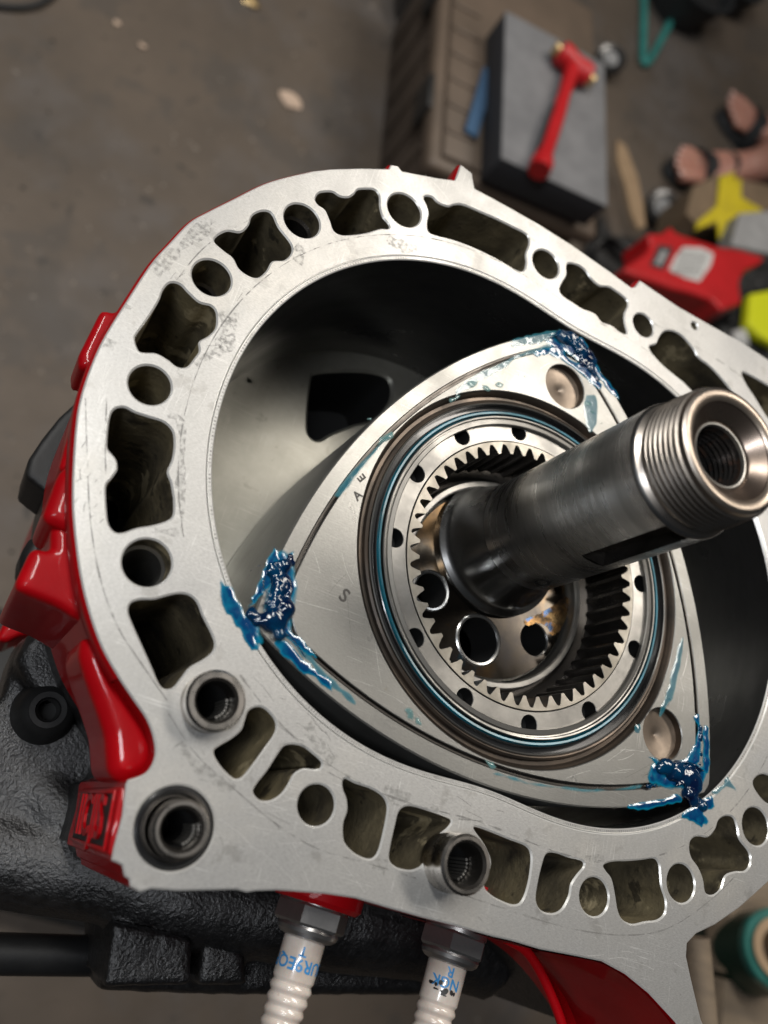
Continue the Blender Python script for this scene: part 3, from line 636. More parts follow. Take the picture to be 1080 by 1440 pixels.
blob(bm, [(200,1240),(360,1255),(560,1270),(720,1320),(742,1352),(745,1398),(600,1402),(300,1402),(140,1396),(140,1300),(200,1262)], -122, -160)
blob(bm, [(160,1293),(272,1316),(268,1385),(148,1388)], -102, -135)
blob(bm, [(285,1320),(345,1330),(350,1388),(278,1388)], -108, -135)
arm = link('cast_arm', bm, M['black'], sh); remesh(arm, 2.0, 2, (0.3, 0.12))
boss('cast_block', [(160,1296),(215,1306),(272,1320),(269,1386),(148,1389),(153,1340)], -97, -140, sh, M['black'], bev=1.6, vox=1.3, sm=3, disp=(0.25, .2))
boss('cast_block', [(286,1322),(345,1332),(349,1386),(279,1388)], -103, -140, sh, M['black'], bev=2.0, vox=1.3, sm=5, disp=(0.25, .2))
c = pz(68, 998, -98)
bm = bmesh.new(); lathe(bm, [(12, -14), (10, -4), (8.6, -1.6), (7.4, -.8), (6.6, 0), (4.6, 0), (4.2, -1), (4.2, -12), (0.01, -12)], 48); bmesh.ops.transform(bm, matrix=Matrix.Translation(c), verts=bm.verts)
link('threaded_boss', bm, M['blacksmooth'], sh)
bm = bmesh.new()
for i in range(5): lathe(bm, [(4.2, -1.4 - i * 1.4), (3.6, -2.0 - i * 1.4), (4.2, -2.6 - i * 1.4)], 32)
bmesh.ops.transform(bm, matrix=Matrix.Translation(c), verts=bm.verts); link('thread', bm, M['blacksmooth'], sh)
# black bracket on the left
boss('side_bracket', [(112,560),(125,590),(108,650),(70,695),(52,682),(36,668),(40,645),(60,615),(84,585)], -84, -118, sh, M['blacksmooth'], bev=1.0, vox=1.1, sm=3)
boss('oil_port', [(30,775),(42,755),(62,752),(75,770),(70,800),(45,812),(28,798)], -100, -125, sh, M['blacksmooth'], bev=3, vox=1.2)

# ============================================================ second rotor housing, further down
rh2 = thing('rotor_housing', 'glossy red painted lower rotor housing below the black side housing', 'engine housing', (0, 0, -130))
bm = bmesh.new(); plate(bm, offset(OUTER, -2), [], -129.5, -208, ch=0.5, mi=(1, 0, 0, 0)); link('casting', bm, [M['red'], M['dark']], rh2)  # top face painted black as shade seen through the port and pockets
boss('casting_boss', [(38,850),(60,858),(58,880),(52,892),(30,893),(10,903),(-6,900),(2,882),(12,862),(30,862)], -132, -165, rh2, bev=1.5, vox=1.2)

# ============================================================ engine stand
es = thing('engine_stand', 'black round steel stand tube running out to the left below the engine', 'engine stand', tuple(at(60, 1345, -150)))
bm = bmesh.new(); p, q = at(136, 1344, -150), at(-260, 1336, -150); tube(bm, [p, p.lerp(q, .5), q, q + (q - p) * 1.5], 7.6, 40); link('stand_tube', bm, M['blacksmooth'], es)
bm = bmesh.new(); n_ = (q - p).normalized(); tube(bm, [p + n_ * 60, p + n_ * 60 + Vector((0, 0, -1)) * 590], 22, 24); p2 = p + n_ * 60 + Vector((0, 0, -590)); link('stand_post', bm, M['blacksmooth'], es)
bm = bmesh.new(); box(bm, (p2.x, p2.y, -745), (90, 480, 26), None, 0, 3); box(bm, (p2.x, p2.y, -725), (420, 60, 20), None, 0, 3); link('stand_foot', bm, M['blacksmooth'], es)

# ============================================================ rotor
ro = thing('rotor', 'triangular steel rotor face with blue grease at its corners, sitting in the bore', 'rotor', (RCX, RCY, 0))
def flank_fun(inset, apex=108.6, midr=78.3):
    # circle through apex at 60 deg and the middle at 0: r(phi) = -Dd cos phi + sqrt(Rf^2 - Dd^2 sin^2 phi)
    lo, hi = 0.0, 400.0
    for _ in range(60):
        Dd = (lo + hi) / 2; Rf = midr + Dd; r = -Dd * 0.5 + math.sqrt(Rf * Rf - Dd * Dd * 0.75)
        if r < apex: lo = Dd
        else: hi = Dd
    Rf -= inset
    def f(theta):
        ph = (theta - ALPHA) % (2 * math.pi / 3) - math.pi / 3
        return -Dd * math.cos(ph) + math.sqrt(Rf * Rf - (Dd * math.sin(ph)) ** 2)
    return f
def polar(f, n=360, z=0.0, clip=None):
    out = []
    for i in range(n):
        a = ALPHA + 2 * math.pi * i / n; r = f(a)
        if clip: r = min(r, clip)
        out.append((RCX + r * math.cos(a), RCY + r * math.sin(a)))
    return out
f0, fg1, fg2 = flank_fun(0), flank_fun(5.7), flank_fun(7.6)
c0 = polar(f0, clip=107.4); c0b = polar(flank_fun(0.5), clip=106.8); c1 = polar(fg1, clip=98.5); c1b = polar(flank_fun(5.95), clip=98.2); c2 = polar(fg2, clip=95.5); c2b = polar(flank_fun(7.85), clip=95.1)
Z = lambda c, z: [(x, y, z) for x, y in c]
bm = bmesh.new()
loft(bm, [Z(c0, -79), Z(c0, -0.5), Z(c0b, 0), Z(c1, 0), Z(c1b, -0.25), Z(c1b, -2.2), Z(c2, -2.2), Z(c2, -.3), Z(c2b, -0.01)], [1, 0, 0, 0, 2, 2, 2, 0])
R1 = [(0.5, 66.3), (70.4, -53.9)]
plate(bm, c2b, [ring2(RCX, RCY, 69.9, 160)] + [ring2(x, y, 9.5, 56) for x, y in R1], -0.01, -14, ch=0.001, hch=0.3, mi=(0, 3, 0, 2), bottom=False)
link('body', bm, [M['rotor'], M['flank'], M['geardark'], M['brown']], ro)
for x, y in R1:
    bm = bmesh.new(); r = lathe(bm, [(9.5, -3.3), (3.5, -3.6), (0.9, -4.6), (0.01, -5.2)], 48, x, y); link('balance_recess', bm, mk('recess_floor', (0.25, 0.20, 0.155), (0.17, 0.135, 0.105), scale=60, metal=0.7, r1=0.35, r2=0.5, bump=.2), ro)
# side seal strips lying in the groove along each flank
for k in range(3):
    bm = bmesh.new(); loops = []
    for i in range(61):
        a = ALPHA + 2 * math.pi / 3 * k + math.radians(5 + 110 * i / 60)
        pa_, pb_ = flank_fun(6.05)(a), flank_fun(6.6)(a)
        loops.append([(RCX + r * math.cos(a), RCY + r * math.sin(a), z) for r, z in ((pa_, -0.05), (pb_, -0.05), (pb_, -2), (pa_, -2))])
    loft(bm, loops); link('side_seal', bm, M['geardark'], ro)
# circular seal grooves, stepped from the outside inwards
bm = bmesh.new(); lathe(bm, [(69.8, -0.4, 0), (68.6, -1.6, 0), (68.2, -2.8, 0), (67.0, -2.8, 0), (66.6, -1.5, 0), (65.9, -1.0, 0), (65.4, -1.2, 1), (65.2, -4.2, 1)], 200, RCX, RCY); link('outer_oil_seal', bm, [M['brown'], M['rubber']], ro)
bm = bmesh.new(); lathe(bm, [(65.2, -0.9, 0), (64.9, -0.6, 0), (64.6, -0.9, 1), (64.4, -3.4, 1), (62.6, -3.2, 1), (62.4, -1.8, 1), (62.1, -1.6, 1)], 200, RCX, RCY); link('seal_spring_groove', bm, [M['steel'], M['rubber']], ro)
bm = bmesh.new(); lathe(bm, [(62.1, -1.6, 0), (61.6, -1.0, 0), (60.9, -1.1, 0), (60.6, -2.6, 0), (60.2, -2.8, 1), (60.0, -1.0, 1)], 200, RCX, RCY); link('inner_oil_seal', bm, [M['teal'], M['geardark']], ro)
bm = bmesh.new(); lathe(bm, [(60.0, -1.0), (59.7, -0.7), (59.2, -0.8), (58.9, -1.9), (58.4, -2.0), (58.2, -1.2), (56.8, -1.0), (56.5, -1.3), (56.4, -2.7)], 200, RCX, RCY); link('seal_land', bm, M['steel'], ro)
# ring that carries the gear, with its twelve bolt notches
nh = []
for g in range(4):
    pass
NANG = [106.2, 134.5, 162.4, 190.2, -133.2, -105.3, -76.8, -47.8, -11.5, 16.9, 45.2, 73.5]
bm = bmesh.new()
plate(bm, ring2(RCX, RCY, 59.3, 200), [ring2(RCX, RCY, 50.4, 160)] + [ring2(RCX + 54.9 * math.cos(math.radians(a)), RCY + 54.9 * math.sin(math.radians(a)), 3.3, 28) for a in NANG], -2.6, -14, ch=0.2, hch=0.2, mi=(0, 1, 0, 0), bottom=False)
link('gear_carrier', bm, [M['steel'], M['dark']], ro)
bm = bmesh.new(); lathe(bm, [(59.2, -9), (50.3, -9)], 96, RCX, RCY); link('carrier_floor', bm, M['dark'], ro)  # black disc as painted shade below the notches
# internal gear
NT = 51; gear = []
for i in range(NT):
    a0_ = 2 * math.pi * i / NT + 0.03; st = 2 * math.pi / NT
    for fr, r in ((0.0, 48.9), (0.10, 48.95), (0.17, 48.5), (0.33, 46.5), (0.40, 45.4), (0.44, 45.15), (0.62, 45.15), (0.66, 45.4), (0.73, 46.5), (0.90, 48.5)):
        gear.append((RCX + r * math.cos(a0_ + fr * st), RCY + r * math.sin(a0_ + fr * st)))
bm = bmesh.new()
plate(bm, ring2(RCX, RCY, 50.15, 200), [gear], -2.3, -24, ch=0.15, hch=0.12, mi=(0, 1, 0, 1))
link('ring_gear', bm, [M['gear'], M['geardark']], ro, angle=40)
bm = bmesh.new(); lathe(bm, [(50.1, -24.2, 0), (46, -24.4, 0), (43.5, -26.5, 0), (43.0, -29, 0), (41.6, -29, 0), (41.2, -24.2, 0), (40.9, -22.6, 1), (40.3, -22.0, 1), (38.6, -22.0, 1), (38.1, -22.6, 1), (37.8, -40, 0)], 128, RCX, RCY); link('rotor_bearing', bm, [M['geardark'], M['steel']], ro)
# stamped characters
for ch, px, py, size, rot in (('A', 503, 697, 4.3, 62), ('E', 509, 672, 4.3, 150), ('S', 484, 838, 6.4, -18), ('8', 521, 897, 3.6, -20), ('5', 940, 987, 4.6, 160), ('A', 808, 1093, 4.6, -10)):
    bm = text_bm(ch, size, 0.0, 0.13); p = at(px, py, 0.02)
    bmesh.ops.transform(bm, matrix=Matrix.Translation((p.x, p.y, 0.03)) @ Matrix.Rotation(math.radians(rot), 4, 'Z'), verts=bm.verts)
    faint = px > 600 or ch == '8'
    link('stamped_mark', bm, M['stain'] if faint else M['stamp'], ro, smooth=False, normals=False)

# ============================================================ eccentric shaft
es_ = thing('eccentric_shaft', 'dark ground steel shaft with threaded hollow end standing up out of the rotor', 'shaft')
bm = bmesh.new()
lob = ring2(RCX, RCY, 37.3, 128)
oil = [(0.7, -38.1, 8.6), (25.2, -28.9, 6.2), (-23.5, -27.4, 6.6)]
plate(bm, lob, [ring2(x, y, r, 40) for x, y, r in oil], -26.5, -45, ch=0.9, hch=0.5, mi=(0, 1, 2, 2))
link('eccentric_lobe', bm, [M['temper'], M['dark'], M['polish']], es_)
def lobe_patch(name, pxs, mat):
    bm = bmesh.new(); c = spline([at2(x, y, -26.45) for x, y in pxs], 6); c = uniq([(x + .7 * noise.noise(Vector((x * .8, y * .8, 4))), y + .7 * noise.noise(Vector((x * .8, y * .8, 8)))) for x, y in c]); vs = [bm.verts.new((x, y, -26.44)) for x, y in c]
    for t in tessellate_polygon([[Vector((x, y, 0)) for x, y in c]]):
        try: bm.faces.new([vs[i] for i in t])
        except ValueError: pass
    link(name, bm, mat, es_, smooth=False)
M['tint'] = mk('gold_blue_heat_tint', (0.17, 0.095, 0.035), (0.03, 0.02, 0.012), scale=170, metal=0.9, r1=0.25, r2=0.35, ramp3=(0.20, 0.145, 0.07), spots=[((0.03, 0.07, 0.15), 150, 0.55, 0.9)], lo=.42, hi=.58)
lobe_patch('heat_tint', [(738,872),(760,862),(780,850),(796,838),(800,850),(796,870),(786,888),(775,893),(768,880),(755,876),(742,880)], M['tint'])
for x, y, r in oil[:1] + oil[2:]:
    bm = bmesh.new(); lathe(bm, [(r + .1, -26.3), (r + 0.9, -26.1), (r + 1.5, -26.5)], 40, x, y); link('hole_rim', bm, M['polish'], es_)
bm = bmesh.new()
lathe(bm, [(27.4, -26.9), (27.4, -24.4), (27.1, -24.0), (25.6, -23.2), (24.2, -21.2), (23.1, -18), (22.3, -13.5), (21.8, -8), (21.55, -3)], 128); link('flange', bm, M['polish'], es_)
# journal with keyway cut
KA0, KA1, KZ0, KZ1 = -103.0, -78.5, 36.0, 73.0
bm = bmesh.new(); n = 144; zs = [-3, -2.2, 4, 9, KZ0, 50, KZ1 - 0.01, 73.4, 74.2]
rs = [21.5, 21.5, 21.5, 21.5, 21.5, 21.5, 21.5, 21.4, 20.7]
grid = [[bm.verts.new((r * math.cos(math.radians(KA0 + i * 2.45 if i <= 10 else KA1 + (i - 10) * (360 - (KA1 - KA0)) / (n - 10))), r * math.sin(math.radians(KA0 + i * 2.45 if i <= 10 else KA1 + (i - 10) * (360 - (KA1 - KA0)) / (n - 10))), z)) for i in range(n)] for z, r in zip(zs, rs)]
for k in range(len(zs) - 1):
    for i in range(n):
        if 4 <= k <= 5 and i < 10: continue
        bm.faces.new((grid[k][i], grid[k][(i + 1) % n], grid[k + 1][(i + 1) % n], grid[k + 1][i]))
link('journal', bm, M['shaft'], es_)
am = math.radians((KA0 + KA1) / 2); kd = Vector((math.cos(am), math.sin(am), 0)); kt = Vector((-kd.y, kd.x, 0)); hwk = 21.5 * math.sin(math.radians((KA1 - KA0) / 2))
KF = Matrix(((kt.x, kd.x, 0, 0), (kt.y, kd.y, 0, 0), (0, 0, 1, 0), (0, 0, 0, 1)))
bm = bmesh.new()
pr = [(-hwk, 20.95), (-hwk, 16.2), (hwk, 16.2), (hwk, 20.95)]
lo_ = [[(x, y, z) for x, y in pr] for z in (KZ0, KZ1)]
vv = [[bm.verts.new(q) for q in l] for l in lo_]
for i in range(3): bm.faces.new((vv[0][i], vv[0][i + 1], vv[1][i + 1], vv[1][i]))
for v4 in vv: bm.faces.new(v4)
bmesh.ops.transform(bm, matrix=KF, verts=bm.verts); link('keyway', bm, M['geardark'], es_, smooth=False)
# oil hole near the flange
a = math.radians(-85); d = Vector((math.cos(a), math.sin(a), 0)); c = d * 21.55 + Vector((0, 0, 7))
bm = bmesh.new(); ringv = []
for rr_, dz in ((4.2, 0.0), (2.9, .04)):
    ringv.append([bm.verts.new(((21.52 + dz) * math.cos(a + rr_ * 0.9 * math.cos(t) / 21.5), (21.52 + dz) * math.sin(a + rr_ * 0.9 * math.cos(t) / 21.5), 7 + rr_ * 1.15 * math.sin(t))) for t in [2 * math.pi * i / 32 for i in range(32)]])
for i in range(32): bm.faces.new((ringv[0][i], ringv[0][(i + 1) % 32], ringv[1][(i + 1) % 32], ringv[1][i]))
f = bm.faces.new(ringv[1]); f.material_index = 1  # black disc paints the shade inside the hole
link('oil_hole', bm, [M['polish'], M['dark']], es_)
bm = bmesh.new(); prof = [(20.7, 74.2), (19.6, 74.9), (19.2, 75.2), (19.2, 76.8)]
z = 76.8
TOPZ = 91.5
while z < TOPZ - 2.0:
    q_ = 1 - .035 * max(0, (z - 80) / 11); prof += [(19.0 * q_, z), (20.3 * q_, z + 0.7), (20.42 * q_, z + 0.9), (20.3 * q_, z + 1.1), (19.0 * q_, z + 1.75)]; z += 1.82
prof += [(19.2, z), (18.9, TOPZ - .6), (18.2, TOPZ - .15), (17.8, TOPZ)]
lathe(bm, prof, 128); link('thread', bm, M['thread'], es_)
bm = bmesh.new(); lathe(bm, [(17.8, TOPZ, 0), (17.4, TOPZ + .1, 0), (16.2, TOPZ, 0), (15.6, TOPZ - .4, 0), (14.9, TOPZ - .9, 1)] + [(14.8 - k * .34 + (.12 if k % 2 else 0), TOPZ - 1.1 - k * .26, 1) for k in range(13)] + [(10.3, TOPZ - 4.8, 1), (10.1, TOPZ - 5.4, 1)], 128); link('end_face', bm, [M['shaftend'], M['shaftcone']], es_)
bm = bmesh.new(); lathe(bm, [(10.15, TOPZ - 5.4, 0), (9.9, TOPZ - 4.9, 0), (9.4, TOPZ - 5.0, 0), (9.1, TOPZ - 6, 1)] + [(9.0 - .5 * (k % 2), TOPZ - 7 - k * .9, 1) for k in range(14)] + [(8.9, TOPZ - 45, 1), (0.01, TOPZ - 46, 1)], 96); link('centre_bore', bm, [M['steel'], M['boredark']], es_)

# ============================================================ blue grease
def grease(label, blobs, strings):
    bm = bmesh.new()
    for (px, py, z, r, sz) in blobs:
        c = at(px, py, z); u = bmesh.ops.create_icosphere(bm, subdivisions=2, radius=1)
        for v in u['verts']: v.co = Vector((c.x + v.co.x * r, c.y + v.co.y * r, c.z + v.co.z * sz))
    for pts, r in strings: tube(bm, px3(pts, [p_ for p_ in [1.5] * len(pts)], 5), r, 6)
    o = link('grease', bm, M['gel']); remesh(o, 0.5, 7, (0.15, 0.3)); tag(o, label, 'grease'); return o
rnd = random.Random(3)
def scatter(path, n, r0, r1, spread, z0=0.2, z1=2.5):
    out = []
    for i in range(n):
        t = rnd.random() * (len(path) - 1); k = int(t); a, b = path[k], path[min(k + 1, len(path) - 1)]; q = t - k
        w_ = spread * rnd.uniform(-1, 1); x = a[0] + (b[0] - a[0]) * q + w_; y = a[1] + (b[1] - a[1]) * q + spread * rnd.uniform(-1, 1)
        r = rnd.uniform(r0, r1); out.append((x, y, rnd.uniform(z0, z1), r, r * rnd.uniform(.5, 1.0)))
    return out
grease('thick dark blue grease lump on the left corner of the rotor',
       scatter([(394,798),(398,820),(398,845),(388,868),(376,884)], 34, 2.0, 3.3, 9, -.6, 0.9) + scatter([(352,862),(372,880),(395,890)], 12, 1.3, 2.2, 5, -2, 1.0) + [(408,783,0,1.3,1.2),(411,792,0,1.2,1)],
       [([(396,790),(384,790),(365,795),(352,803),(350,810)], .22), ([(380,840),(370,820),(385,790)], .45), ([(395,885),(412,900),(430,925)], .5), ([(370,850),(392,842),(412,850)], .6), ([(384,815),(402,812),(410,830),(400,850)], .6), ([(365,875),(385,866),(405,872)], .6)])
grease('dark blue grease smeared over the upper corner of the rotor beside the bore',
       scatter([(784,472),(800,477),(814,489),(824,505),(832,518)], 34, 1.6, 2.9, 6, -1, .7) + scatter([(808,500),(826,515),(842,540)], 10, 1.2, 2.2, 4, -1, .4),
       [([(770,476),(790,470),(812,480)], .5), ([(790,480),(806,470),(822,486)], .6), ([(806,498),(822,492),(834,508)], .6)])
grease('shiny dark blue grease lump on the lower right corner of the rotor',
       scatter([(934,1080),(950,1086),(968,1092),(980,1100)], 36, 1.9, 3.3, 8, -.8, 1.0) + scatter([(960,1110),(975,1120),(985,1130)], 14, 1.6, 2.6, 6, -2, .6) + scatter([(925,1105),(905,1106)], 4, .8, 1.2, 2) + scatter([(985,1010),(984,1050),(983,1080)], 10, .9, 1.5, 1, -1, 0),
       [([(935,1070),(950,1074),(970,1072),(990,1085)], .6), ([(945,1095),(965,1082),(985,1095)], .6), ([(950,1105),(970,1100),(988,1112)], .6)])
def relief(name, c, z, mat, parent, h=0.7, fall=2.2, step=0.45, ridge=0.5):
    """a layer of gel with a soft edge: its thickness grows inwards from the outline and is stored as 'thick'"""
    xs = [q[0] for q in c]; ys = [q[1] for q in c]; x0, y0 = min(xs), min(ys); nx, ny = int((max(xs) - x0) / step) + 2, int((max(ys) - y0) / step) + 2
    segs = [(Vector(c[i]), Vector(c[(i + 1) % len(c)])) for i in range(0, len(c))]
    bm = bmesh.new(); ly = bm.verts.layers.float.new('thick'); grid = {}
    for i in range(nx):
        for j_ in range(ny):
            x, y = x0 + i * step, y0 + j_ * step
            if not inside(c, x, y): continue
            q = Vector((x, y)); d = 1e9
            for a, b in segs:
                ab = b - a; l2 = ab.length_squared
                t = max(0, min(1, (q - a).dot(ab) / l2)) if l2 else 0
                d = min(d, (a + ab * t - q).length_squared)
            d = math.sqrt(d); e = min(1, d / fall); e = e * e * (3 - 2 * e)
            n_ = .72 + noise.noise(Vector((x * .3, y * .3, 7))) * .55 + ridge * .3 * noise.noise(Vector((x * 1.5, y * .8, 2)))
            v = bm.verts.new((x, y, z + max(0, h * e * n_))); v[ly] = max(0, min(1, e * (0.25 + 1.0 * n_))); grid[(i, j_)] = v
    for (i, j_), v in grid.items():
        q = [grid.get(k) for k in ((i, j_), (i + 1, j_), (i + 1, j_ + 1), (i, j_ + 1))]
        if all(q): bm.faces.new(q)
        else:
            q = [k for k in q if k]
            if len(q) == 3: bm.faces.new(q)
    return link(name, bm, mat, parent, angle=80)
def wobble(c): return uniq([(x + 1.0 * noise.noise(Vector((x * .5, y * .5, 1))) + .4 * noise.noise(Vector((x * 1.9, y * 1.9, 1))), y + 1.0 * noise.noise(Vector((x * .5, y * .5, 9))) + .4 * noise.noise(Vector((x * 1.9, y * 1.9, 9)))) for x, y in c])
def smear(name, pxs, z, mat, parent, k=4, h=0.3, fall=1.3):
    return relief(name, wobble(spline([at2(x, y, z) for x, y in pxs], k)), z, mat, parent, h, fall)
Z5 = lambda pts, ox, oy, k=6: [(ox + x / k, oy + y / k) for x, y in pts]
smear('grease_smear', Z5([(50,330),(90,350),(150,380),(200,470),(260,580),(300,680),(360,790),(400,900),(370,940),(320,920),(260,850),(200,740),(130,650),(80,580),(55,480)], 300, 760), 0.08, M['smear'], rh)
smear('grease_smear', Z5([(500,860),(560,800),(640,860),(720,950),(820,1040),(930,1130),(1000,1180),(1000,1290),(930,1240),(850,1150),(740,1130),(640,1010),(560,950)], 300, 760), 0.06, M['smear'], ro)
smear('grease_smear', Z5([(520,30),(560,120),(580,200),(640,100),(700,60),(660,160),(640,250),(560,340),(460,400),(380,520),(290,560),(330,450),(400,300),(450,150)], 300, 760), 0.06, M['smear'], ro)
smear('grease_smear', Z5([(600,740),(700,790),(780,850),(870,960),(900,1000),(800,980),(700,900),(620,830)], 300, 760), 0.07, M['smear'], ro)
smear('grease_smear', Z5([(0,340),(120,310),(260,275),(400,255),(440,300),(360,350),(200,390),(60,410),(0,420)], 720, 420), 0.06, M['film'], ro)
smear('grease_smear', Z5([(170,455),(230,430),(380,385),(430,400),(480,500),(620,560),(740,700),(760,760),(700,760),(600,660),(480,560),(380,500),(260,480),(210,500)], 720, 420), 0.07, M['smear'], ro)
smear('grease_smear', Z5([(560,310),(600,340),(660,430),(700,520),(760,620),(850,740),(920,860),(860,830),(760,720),(680,600),(620,480),(580,400)], 720, 420), 0.06, M['smear'], ro)
smear('grease_smear', Z5([(120,1040),(260,1000),(420,970),(560,940),(600,1010),(480,1040),(300,1080),(160,1080)], 860, 960), 0.06, M['smear'], ro)
smear('grease_smear', Z5([(770,370),(820,380),(830,560),(820,760),(770,740),(765,560)], 860, 960), 0.06, M['smear'], ro)
smear('grease_smear', Z5([(580,1110),(640,1060),(740,1010),(800,960),(860,960),(880,1040),(840,1080),(780,1090),(830,1180),(760,1220),(680,1180),(600,1150)], 860, 960), 0.08, M['smear'], rh)
smear('grease_smear', Z5([(840,920),(920,860),(980,790),(1010,840),(1060,900),(1040,920),(960,890),(900,950)], 860, 960), 0.08, M['film'], rh)
smear('grease_smear', Z5([(310,600),(420,660),(560,680),(640,600),(700,480),(720,380),(690,300),(740,280),(760,600),(700,700),(500,760),(420,740),(340,660)], 860, 960), 0.07, M['smear'], ro)
smear('grease_smear', Z5([(200,350),(250,360),(240,430),(200,420)], 860, 960), 0.06, M['film'], ro)
def ell(px, py, a, b, rot, z=0):
    p = at(px, py, z); return [(p.x + a * math.cos(t) * math.cos(rot) - b * math.sin(t) * math.sin(rot), p.y + a * math.cos(t) * math.sin(rot) + b * math.sin(t) * math.cos(rot)) for t in [2 * math.pi * i / 20 for i in range(20)]]
for px, py, a, b, rot in ((664,540,3.4,1.9,.6),(684,546,2.4,1.6,.2),(702,541,2.6,1.5,.4),(640,560,3.4,1.2,.9),(541,617,5.2,1.6,1.0),(576,1004,2.6,1.6,-.9),(588,1014,2.2,1.3,-.6),(690,1074,2.6,1.4,-.2),(826,568,2.0,1.4,.3),(833,580,1.5,1.1,0),(737,530,.9,.7,0),(729,527,.8,.6,0),(845,596,.9,.8,0),(520,590,1.2,.8,0)):
    relief('oil_droplet', wobble(ell(px, py, a, b, rot)), 0.02, M['drop'], ro, h=.55, fall=1.2, step=.28, ridge=.1)
# broad thin layers of grease round each corner, and oil film along the edges
smear('grease_smear', [(386,775),(405,772),(418,800),(418,850),(412,885),(420,905),(400,900),(385,892),(372,880),(368,850),(378,810)], 0.05, M['smear'], ro, h=.28, fall=2.6)
smear('grease_smear', [(345,862),(362,868),(368,885),(372,905),(362,912),(345,895),(335,870)], 0.08, M['smear'], rh, h=.3, fall=2.2)
smear('grease_smear', [(775,468),(800,470),(822,482),(838,505),(850,535),(838,530),(820,515),(800,500),(780,492),(765,480)], 0.05, M['smear'], ro, h=.28, fall=2.2)
smear('grease_smear', [(915,1075),(945,1068),(975,1070),(992,1080),(992,1100),(975,1112),(950,1112),(925,1108),(910,1100)], 0.05, M['smear'], ro, h=.3, fall=2.4)
for pts in ([(640,548),(680,520),(740,492),(790,480),(792,487),(740,502),(685,532),(646,556)], [(470,690),(500,655),(545,610),(550,616),(508,662),(478,700)], [(940,960),(955,900),(962,905),(950,970),(930,1010),(926,1000)], [(420,905),(460,945),(500,985),(496,992),(455,958),(416,915)], [(700,1085),(760,1100),(840,1108),(900,1102),(900,1108),(840,1115),(760,1108),(698,1092)], [(820,560),(838,555),(842,590),(830,610),(822,590)]):
    smear('oil_film', pts, 0.03, M['film'], ro, h=.12, fall=1.6)
p = at(367, 539, -79.9); bm = bmesh.new()
for i in range(5):
    q = p + Vector((rnd.uniform(-6, 6), rnd.uniform(-3, 3), 0)); u = bmesh.ops.create_uvsphere(bm, u_segments=14, v_segments=8, radius=1); r = rnd.uniform(.6, 1.5)
    for v in u['verts']: v.co = Vector((q.x + v.co.x * r * 1.8, q.y + v.co.y * r, q.z + max(0, v.co.z) * r * .5))
link('grease_smear', bm, M['drop'], sh)
def scratches(name, spec, z, mat, parent, test=None):
    bm = bmesh.new()
    for cx_, cy_, spread, n_, l0, l1, a0, a1, wd in spec:
        c = at(cx_, cy_, 0)
        for _ in range(n_):
            x, y = c.x + rnd.gauss(0, spread), c.y + rnd.gauss(0, spread); a = rnd.uniform(a0, a1); l = rnd.uniform(l0, l1); bend = rnd.uniform(-.25, .25); pts = []
            for k in range(7):
                pts.append((x, y)); x += l / 6 * math.cos(a); y += l / 6 * math.sin(a); a += bend / 6 * 2
            if test and not all(test(*q) for q in pts): continue
            for p_, q_ in zip(pts, pts[1:]):
                t_ = Vector((q_[0] - p_[0], q_[1] - p_[1])).normalized(); nn = Vector((-t_.y, t_.x)) * wd * rnd.uniform(.5, 1)
                bm.faces.new([bm.verts.new((p_[0] + nn.x, p_[1] + nn.y, z)), bm.verts.new((p_[0] - nn.x, p_[1] - nn.y, z)), bm.verts.new((q_[0] - nn.x, q_[1] - nn.y, z)), bm.verts.new((q_[0] + nn.x, q_[1] + nn.y, z))])
    o = link(name, bm, mat, parent, smooth=False); o['kind'] = 'stuff'; return o
def on_rotor(x, y):
    dx, dy = x - RCX, y - RCY; r = math.hypot(dx, dy); return 70.2 < r < fg2(math.atan2(dy, dx)) - 1 and all(math.hypot(x - q[0], y - q[1]) > 10 for q in R1)
scratches('light_scratches', [(470,840,12,26,6,26,-1.2,1.2,.045), (530,1000,10,20,5,20,-1.4,.3,.045), (820,1090,10,22,5,16,-.2,.9,.05), (860,1050,8,18,5,18,-.1,.8,.05), (760,530,9,14,4,12,-.5,1.2,.045), (560,620,8,16,5,16,.4,1.4,.04), (960,950,8,14,5,18,1.0,2.2,.05)], 0.02, M['rim'], ro, on_rotor)
scratches('dark_scratches', [(480,760,12,12,8,30,-1.8,1.8,.03), (600,1045,9,10,5,18,-1.4,.3,.035), (900,1085,8,10,5,16,-.3,.9,.035)], 0.022, M['stamp'], ro, on_rotor)
scratches('light_scratches', [(330,1180,16,40,4,18,-.4,.5,.05), (200,560,14,30,4,14,.8,2.0,.04), (620,300,14,20,4,14,-.8,.2,.05), (560,1180,16,26,4,14,-.9,.2,.05), (900,1320,14,24,4,14,-1.2,.8,.06)], 0.03, M['rim'], rh, on_face)
scratches('dark_scratches', [(430,1060,12,22,2,10,-.9,.2,.05), (300,1130,14,18,2,9,-.9,.4,.05), (270,430,9,14,2,6,0,1.5,.06), (400,1020,8,10,3,9,-1.4,0,.06), (700,1180,12,12,2,8,-.6,.2,.06), (130,700,5,14,1,4,1,2,.1), (960,440,10,10,1,5,-.7,0,.08)], 0.03, M['stamp'], rh, on_face)
# thin scratches on the rotor land
for pts in ([(1000,640),(1000,640)],):
    pass

# ============================================================ background
FZ = -760
bm = bmesh.new(); bmesh.ops.create_grid(bm, x_segments=2, y_segments=2, size=14000)
for v in bm.verts: v.co.z = FZ
link('floor', bm, M['floor'], kind='structure')

